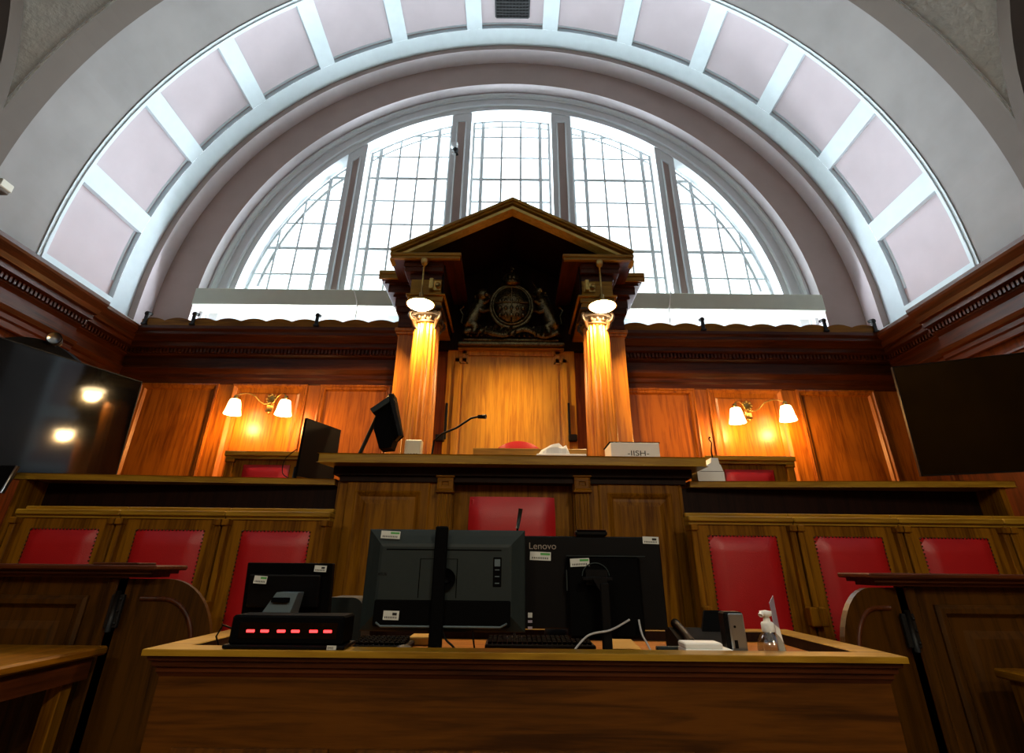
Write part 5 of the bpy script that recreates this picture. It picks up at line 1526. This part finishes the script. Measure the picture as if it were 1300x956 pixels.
# tissue box
a = at(681, 575, Y=3.62); b = at(726, 575, Y=3.62)
t = thing('tissue_packet', 'crumpled white tissue packet on the judge bench right of the red chair', 'tissues', ((a.x+b.x)/2, 3.64, zj))
m = MB(); m.box(a.x, at(744, 575, Y=3.62).x, 3.60, 3.70, zj+0.001, zj+0.040, bev=0.004); m.build('packet', 'paper', t)
m = MB(); random.seed(5)
w2 = at(744, 575, Y=3.62).x-a.x
prof = [0.25, 0.62, 0.80, 0.88, 1.0, 0.97, 0.80, 0.86, 0.30]
nx_ = len(prof); vs = []; fs = []
for j, yy in enumerate((3.605, 3.63, 3.655, 3.68, 3.70)):
    kk = (0.0, 0.75, 1.0, 0.7, 0.0)[j]
    for i, h_ in enumerate(prof):
        vs.append((a.x+0.015+(w2*0.70-0.015)*i/(nx_-1)+random.uniform(-.006, .006), yy+random.uniform(-.004, .004), zj+0.015+0.115*h_*kk*random.uniform(0.88, 1.05)))
for j in range(4):
    for i in range(nx_-1): q = j*nx_+i; fs.append((q, q+1, q+nx_+1, q+nx_))
m.add(vs, fs)
m.build('crumpled_tissue', 'paper', t)
# archive box with writing
a = at(776, 577, Y=3.62); b = at(838, 577, Y=3.62); zt3 = at(800, 562, Y=3.62).z
t = thing('archive_box', 'white box with a dark lid and handwriting at the right of the judge bench', 'box', ((a.x+b.x)/2, 3.66, zj))
m = MB(); m.box(a.x, b.x, 3.62, 3.86, zj+0.001, zt3-0.0, bev=0.002); m.build('box_body', 'paper', t)
m = MB(); m.box(a.x-0.006, b.x+0.012, 3.635, 3.88, zt3, zt3+0.010, bev=0.002); m.build('lid', 'matte', t)
tx = text_mb('-IISH-', 0.052, 0.0004, 'CENTER'); xform(tx, Matrix.Translation(((a.x+b.x)/2+0.02, 3.6185, zj+0.036)) @ Matrix.Rotation(PI/2, 4, 'X') @ Matrix.Scale(1.3, 4, (1, 0, 0))); tx.build('handwriting', 'ink', t)
# paper stack at the inner end of the right ledge
zr2 = zR
t = thing('paper_stack', 'stepped stack of white paper at the inner end of the right side bench', 'paper', (at(900, 608, Y=3.72).x, 3.74, zr2))
a = at(885, 611, Y=3.70); b = at(921, 611, Y=3.70); c_ = at(900, 598, Y=3.70).z
m = MB(); m.box(a.x+0.01, b.x, 3.70, 3.84, zr2+0.001, c_-0.004); m.build('sheet_pack', 'paper', t)
m = MB(); d0 = at(882, 598, Y=3.70); d1 = at(919, 598, Y=3.70); e0 = at(903, 581, Y=3.70); e1 = at(912, 581, Y=3.70)
hz = (d0.z+d1.z)/2+0.002
m.prism([(d0.x+0.02, hz), (d1.x, hz), (d1.x-0.012, at(915, 590, Y=3.7).z), (e1.x+0.005, at(912, 589, Y=3.7).z), (e1.x, e1.z), (e0.x, e0.z), (e0.x-0.005, at(903, 587, Y=3.7).z)], lambda u, v, d: (u, d, v), 3.71, 3.82)
m.build('folded_sheet', 'paper', t)
m = MB(); m.box(b.x-0.16, b.x-0.002, 3.715, 3.82, c_-0.004, hz); m.build('divider', 'ink', t)
# small hooked microphone behind it
a = at(900, 574, Y=3.95); b = at(900, 557, Y=3.95)
m = MB(); m.tube([(a.x, 3.90, zr2+0.002), (a.x, 3.90, a.z), (a.x+0.012, 3.90, (a.z+b.z)/2+0.01), (a.x-0.006, 3.90, b.z-0.015), (a.x+0.004, 3.90, b.z)], [0.006, 0.006, 0.005, 0.005, 0.009], 8)
tag(m.build('hooked_microphone', 'black'), 'thin dark hooked microphone rising behind the white paper stack', 'microphone')
# tilted screen at the far left edge
a = at(0, 626, Y=3.40); b = at(14, 590, Y=3.40)
t = thing('lectern_screen', 'dark tilted screen with a pale edge cut by the left edge of the picture', 'screen', (a.x-0.1, 3.42, 0.3))
m = MB(); m.add([(a.x-0.30, 3.40, a.z), (a.x, 3.40, a.z), (b.x, 3.44, b.z), (b.x-0.30, 3.44, b.z), (a.x-0.30, 3.43, a.z), (a.x, 3.43, a.z), (b.x, 3.47, b.z), (b.x-0.30, 3.47, b.z)],
      [(0, 1, 2, 3), (4, 7, 6, 5), (0, 4, 5, 1), (1, 5, 6, 2), (2, 6, 7, 3), (3, 7, 4, 0)]); m.build('panel', 'black', t)
m = MB(); m.tube([(a.x+0.004, 3.398, a.z), (b.x+0.004, 3.438, b.z)], 0.006, 6); m.build('pale_edge', 'silver', t)
m = MB(); m.box(a.x-0.17, a.x-0.13, 3.46, 3.50, 0.3, a.z+0.05); m.box(a.x-0.25, a.x-0.05, 3.42, 3.52, 0.3, 0.32); m.build('stand', 'iron', t)

# ================================================================== SMALL WALL FITTINGS
p = at(577, 188, Y=Y3-0.06)
t = thing('security_camera', 'small white security camera with dark bracket on the window pier left of centre', 'camera', tuple(p))
m = MB(); m.box(p.x-0.05, p.x+0.05, p.y-0.06, p.y+0.02, p.z-0.01, p.z+0.08, bev=0.015); m.build('head', 'white', t)
m = MB(); m.ball((p.x+0.02, p.y-0.01, p.z-0.05), 0.045); m.tube([(p.x+0.02, p.y, p.z-0.05), (p.x+0.04, Y3+0.004, p.z-0.08)], 0.02, 8); m.build('bracket', 'iron', t)
m = MB(); m.tube([(p.x+0.02, p.y+0.03, p.z-0.08), (p.x+0.02, Y3-0.005, p.z-0.2), (p.x+0.01, Y3-0.005, ZS1+0.01)], 0.006, 6); m.build('cable', 'cord', t)
p = at(4, 238, X=-4.50)
t = thing('wall_sensor', 'small cream sensor box with two bands high on the left edge of the vault', 'sensor', tuple(p))
m = MB(); m.box(p.x-0.06, p.x+0.03, p.y-0.06, p.y+0.06, p.z-0.02, p.z+0.06, bev=0.008); m.build('box', 'cream', t)
m = MB(); m.box(p.x-0.05, p.x+0.02, p.y-0.05, p.y+0.05, p.z-0.05, p.z-0.02, bev=0.006); m.build('lens', 'ribp', t)
# vent in the top coffer
RV = R0+REC
ya = 4.98; yb_ = 4.56
t = thing('vent_grille', 'square black vent grille in the topmost coffer of the vault', 'vent', (0, (ya+yb_)/2, CZ+RV-0.02))
xv = 0.245; zv = CZ+RV-0.012
m = MB(); m.box(-xv, xv, yb_, ya, zv, zv+0.01); m.build('backing', 'ink', t)
m = MB()
for i in range(11):
    x = -xv+2*xv*i/10; m.box(x-0.006, x+0.006, yb_, ya, zv-0.014, zv)
for i in range(10):
    y = yb_+(ya-yb_)*i/9; m.box(-xv, xv, y-0.006, y+0.006, zv-0.014, zv)
for a_ in ((-xv-0.015, -xv+0.01, yb_, ya), (xv-0.01, xv+0.015, yb_, ya), (-xv, xv, ya-0.01, ya+0.015), (-xv, xv, yb_-0.015, yb_+0.01)): m.box(*a_, zv-0.018, zv+0.008)
m.build('grid', 'vent', t)
# cords on the sill front
for px_, lb in ((452, 'thin white cord hanging down the sill front left of the canopy'), (850, 'thin white cord hanging down the sill front right of the canopy')):
    a = at(px_+1, 345 if px_ < 600 else 372, Y=5.60); b = at(px_, 396, Y=5.585)
    cable([Vector((a.x+0.03, 5.75, ZS1+0.008)), Vector((a.x, 5.62, ZS1+0.01)), Vector((a.x, 5.588, ZS1-0.01)), Vector((b.x, 5.588, ZS0-0.01)), Vector((b.x-0.01, 5.588, ZS0-0.30))], 0.007, 'paper', lb, 'sill_cord', 'cords on the window sill')

# unseen fill lamps added in the hall behind the camera to light the fronts
for x, y, lb in ((1.8, -1.6, 'glass bowl lamp hanging in the hall behind the camera, near the desk'), (1.9, -3.6, 'glass bowl lamp hanging in the hall behind the camera, near the rear wall'),
                 (-1.9, -2.6, 'glass bowl lamp hanging in the hall behind the camera, by the left wall')):
    zt_ = sail(x, y-CY); z_ = 4.3
    t = thing('hall_lamp', lb, 'lamp', (x, y, zt_), 'hall lamps behind the camera')
    m = MB(); m.tube([(x, y, zt_), (x, y, z_+0.1)], 0.012, 8); m.build('rod', 'brass', t)
    m = MB(); m.lathe([(0.205, -0.04), (0.215, 0.03), (0.12, 0.09), (0.02, 0.12)], (x, y, z_), 28); m.build('metal_cover', 'brass', t)
    m = MB(); m.lathe([(0.001, -0.10), (0.10, -0.085), (0.18, -0.04), (0.20, 0.02), (0.001, 0.03)], (x, y, z_), 28); m.build('glass_bowl', emit('hall_lamp_glass', (1.0, 0.87, 0.66), 20.0), t)
    L = bpy.data.lights.new('hall_light', 'SPOT'); L.spot_size = math.radians(165); L.spot_blend = 0.3; L.energy = 205; L.color = (1.0, 0.86, 0.62); L.shadow_soft_size = 0.18
    lo = bpy.data.objects.new('hall_light', L); lo.parent = t; lo.location = (0, 0, z_-0.13-zt_); COL.objects.link(lo)

# ================================================================== LIGHT
w = bpy.data.worlds.new('world'); scn.world = w; w.use_nodes = True
bg = w.node_tree.nodes['Background']; bg.inputs['Color'].default_value = (0.88, 0.95, 1.0, 1); bg.inputs['Strength'].default_value = 3.2
def area(name, loc, rot, sx, sy, e, col, spread=None):
    L = bpy.data.lights.new(name, 'AREA'); L.shape = 'RECTANGLE'; L.size = sx; L.size_y = sy; L.energy = e; L.color = col
    if spread: L.spread = spread
    o = bpy.data.objects.new(name, L); o.location = loc; o.rotation_euler = rot; COL.objects.link(o); return o
# daylight outside the half-round window
area('window_daylight', (0, 7.2, 6.6), (math.radians(-90), 0, 0), 9.5, 5.5, 2600, (0.86, 0.94, 1.0))
# strip lamps throw light up from behind the pelmet
for x in (-2.7, 2.7):
    area('strip_light', (x, 5.74, 3.70), (math.radians(180), 0, 0), 2.44, 0.05, 42, (0.84, 0.91, 1.0))
vs_ = scn.view_settings
scn.display_settings.display_device = 'sRGB'
vs_.view_transform = 'Standard'; vs_.look = 'None'; vs_.gamma = 1.0; vs_.use_curve_mapping = False
vs_.exposure = 0.0
cy = scn.cycles
cy.use_denoising = True
cy.max_bounces = 8; cy.diffuse_bounces = 5; cy.glossy_bounces = 4; cy.transparent_max_bounces = 8
cy.sample_clamp_indirect = 6.0
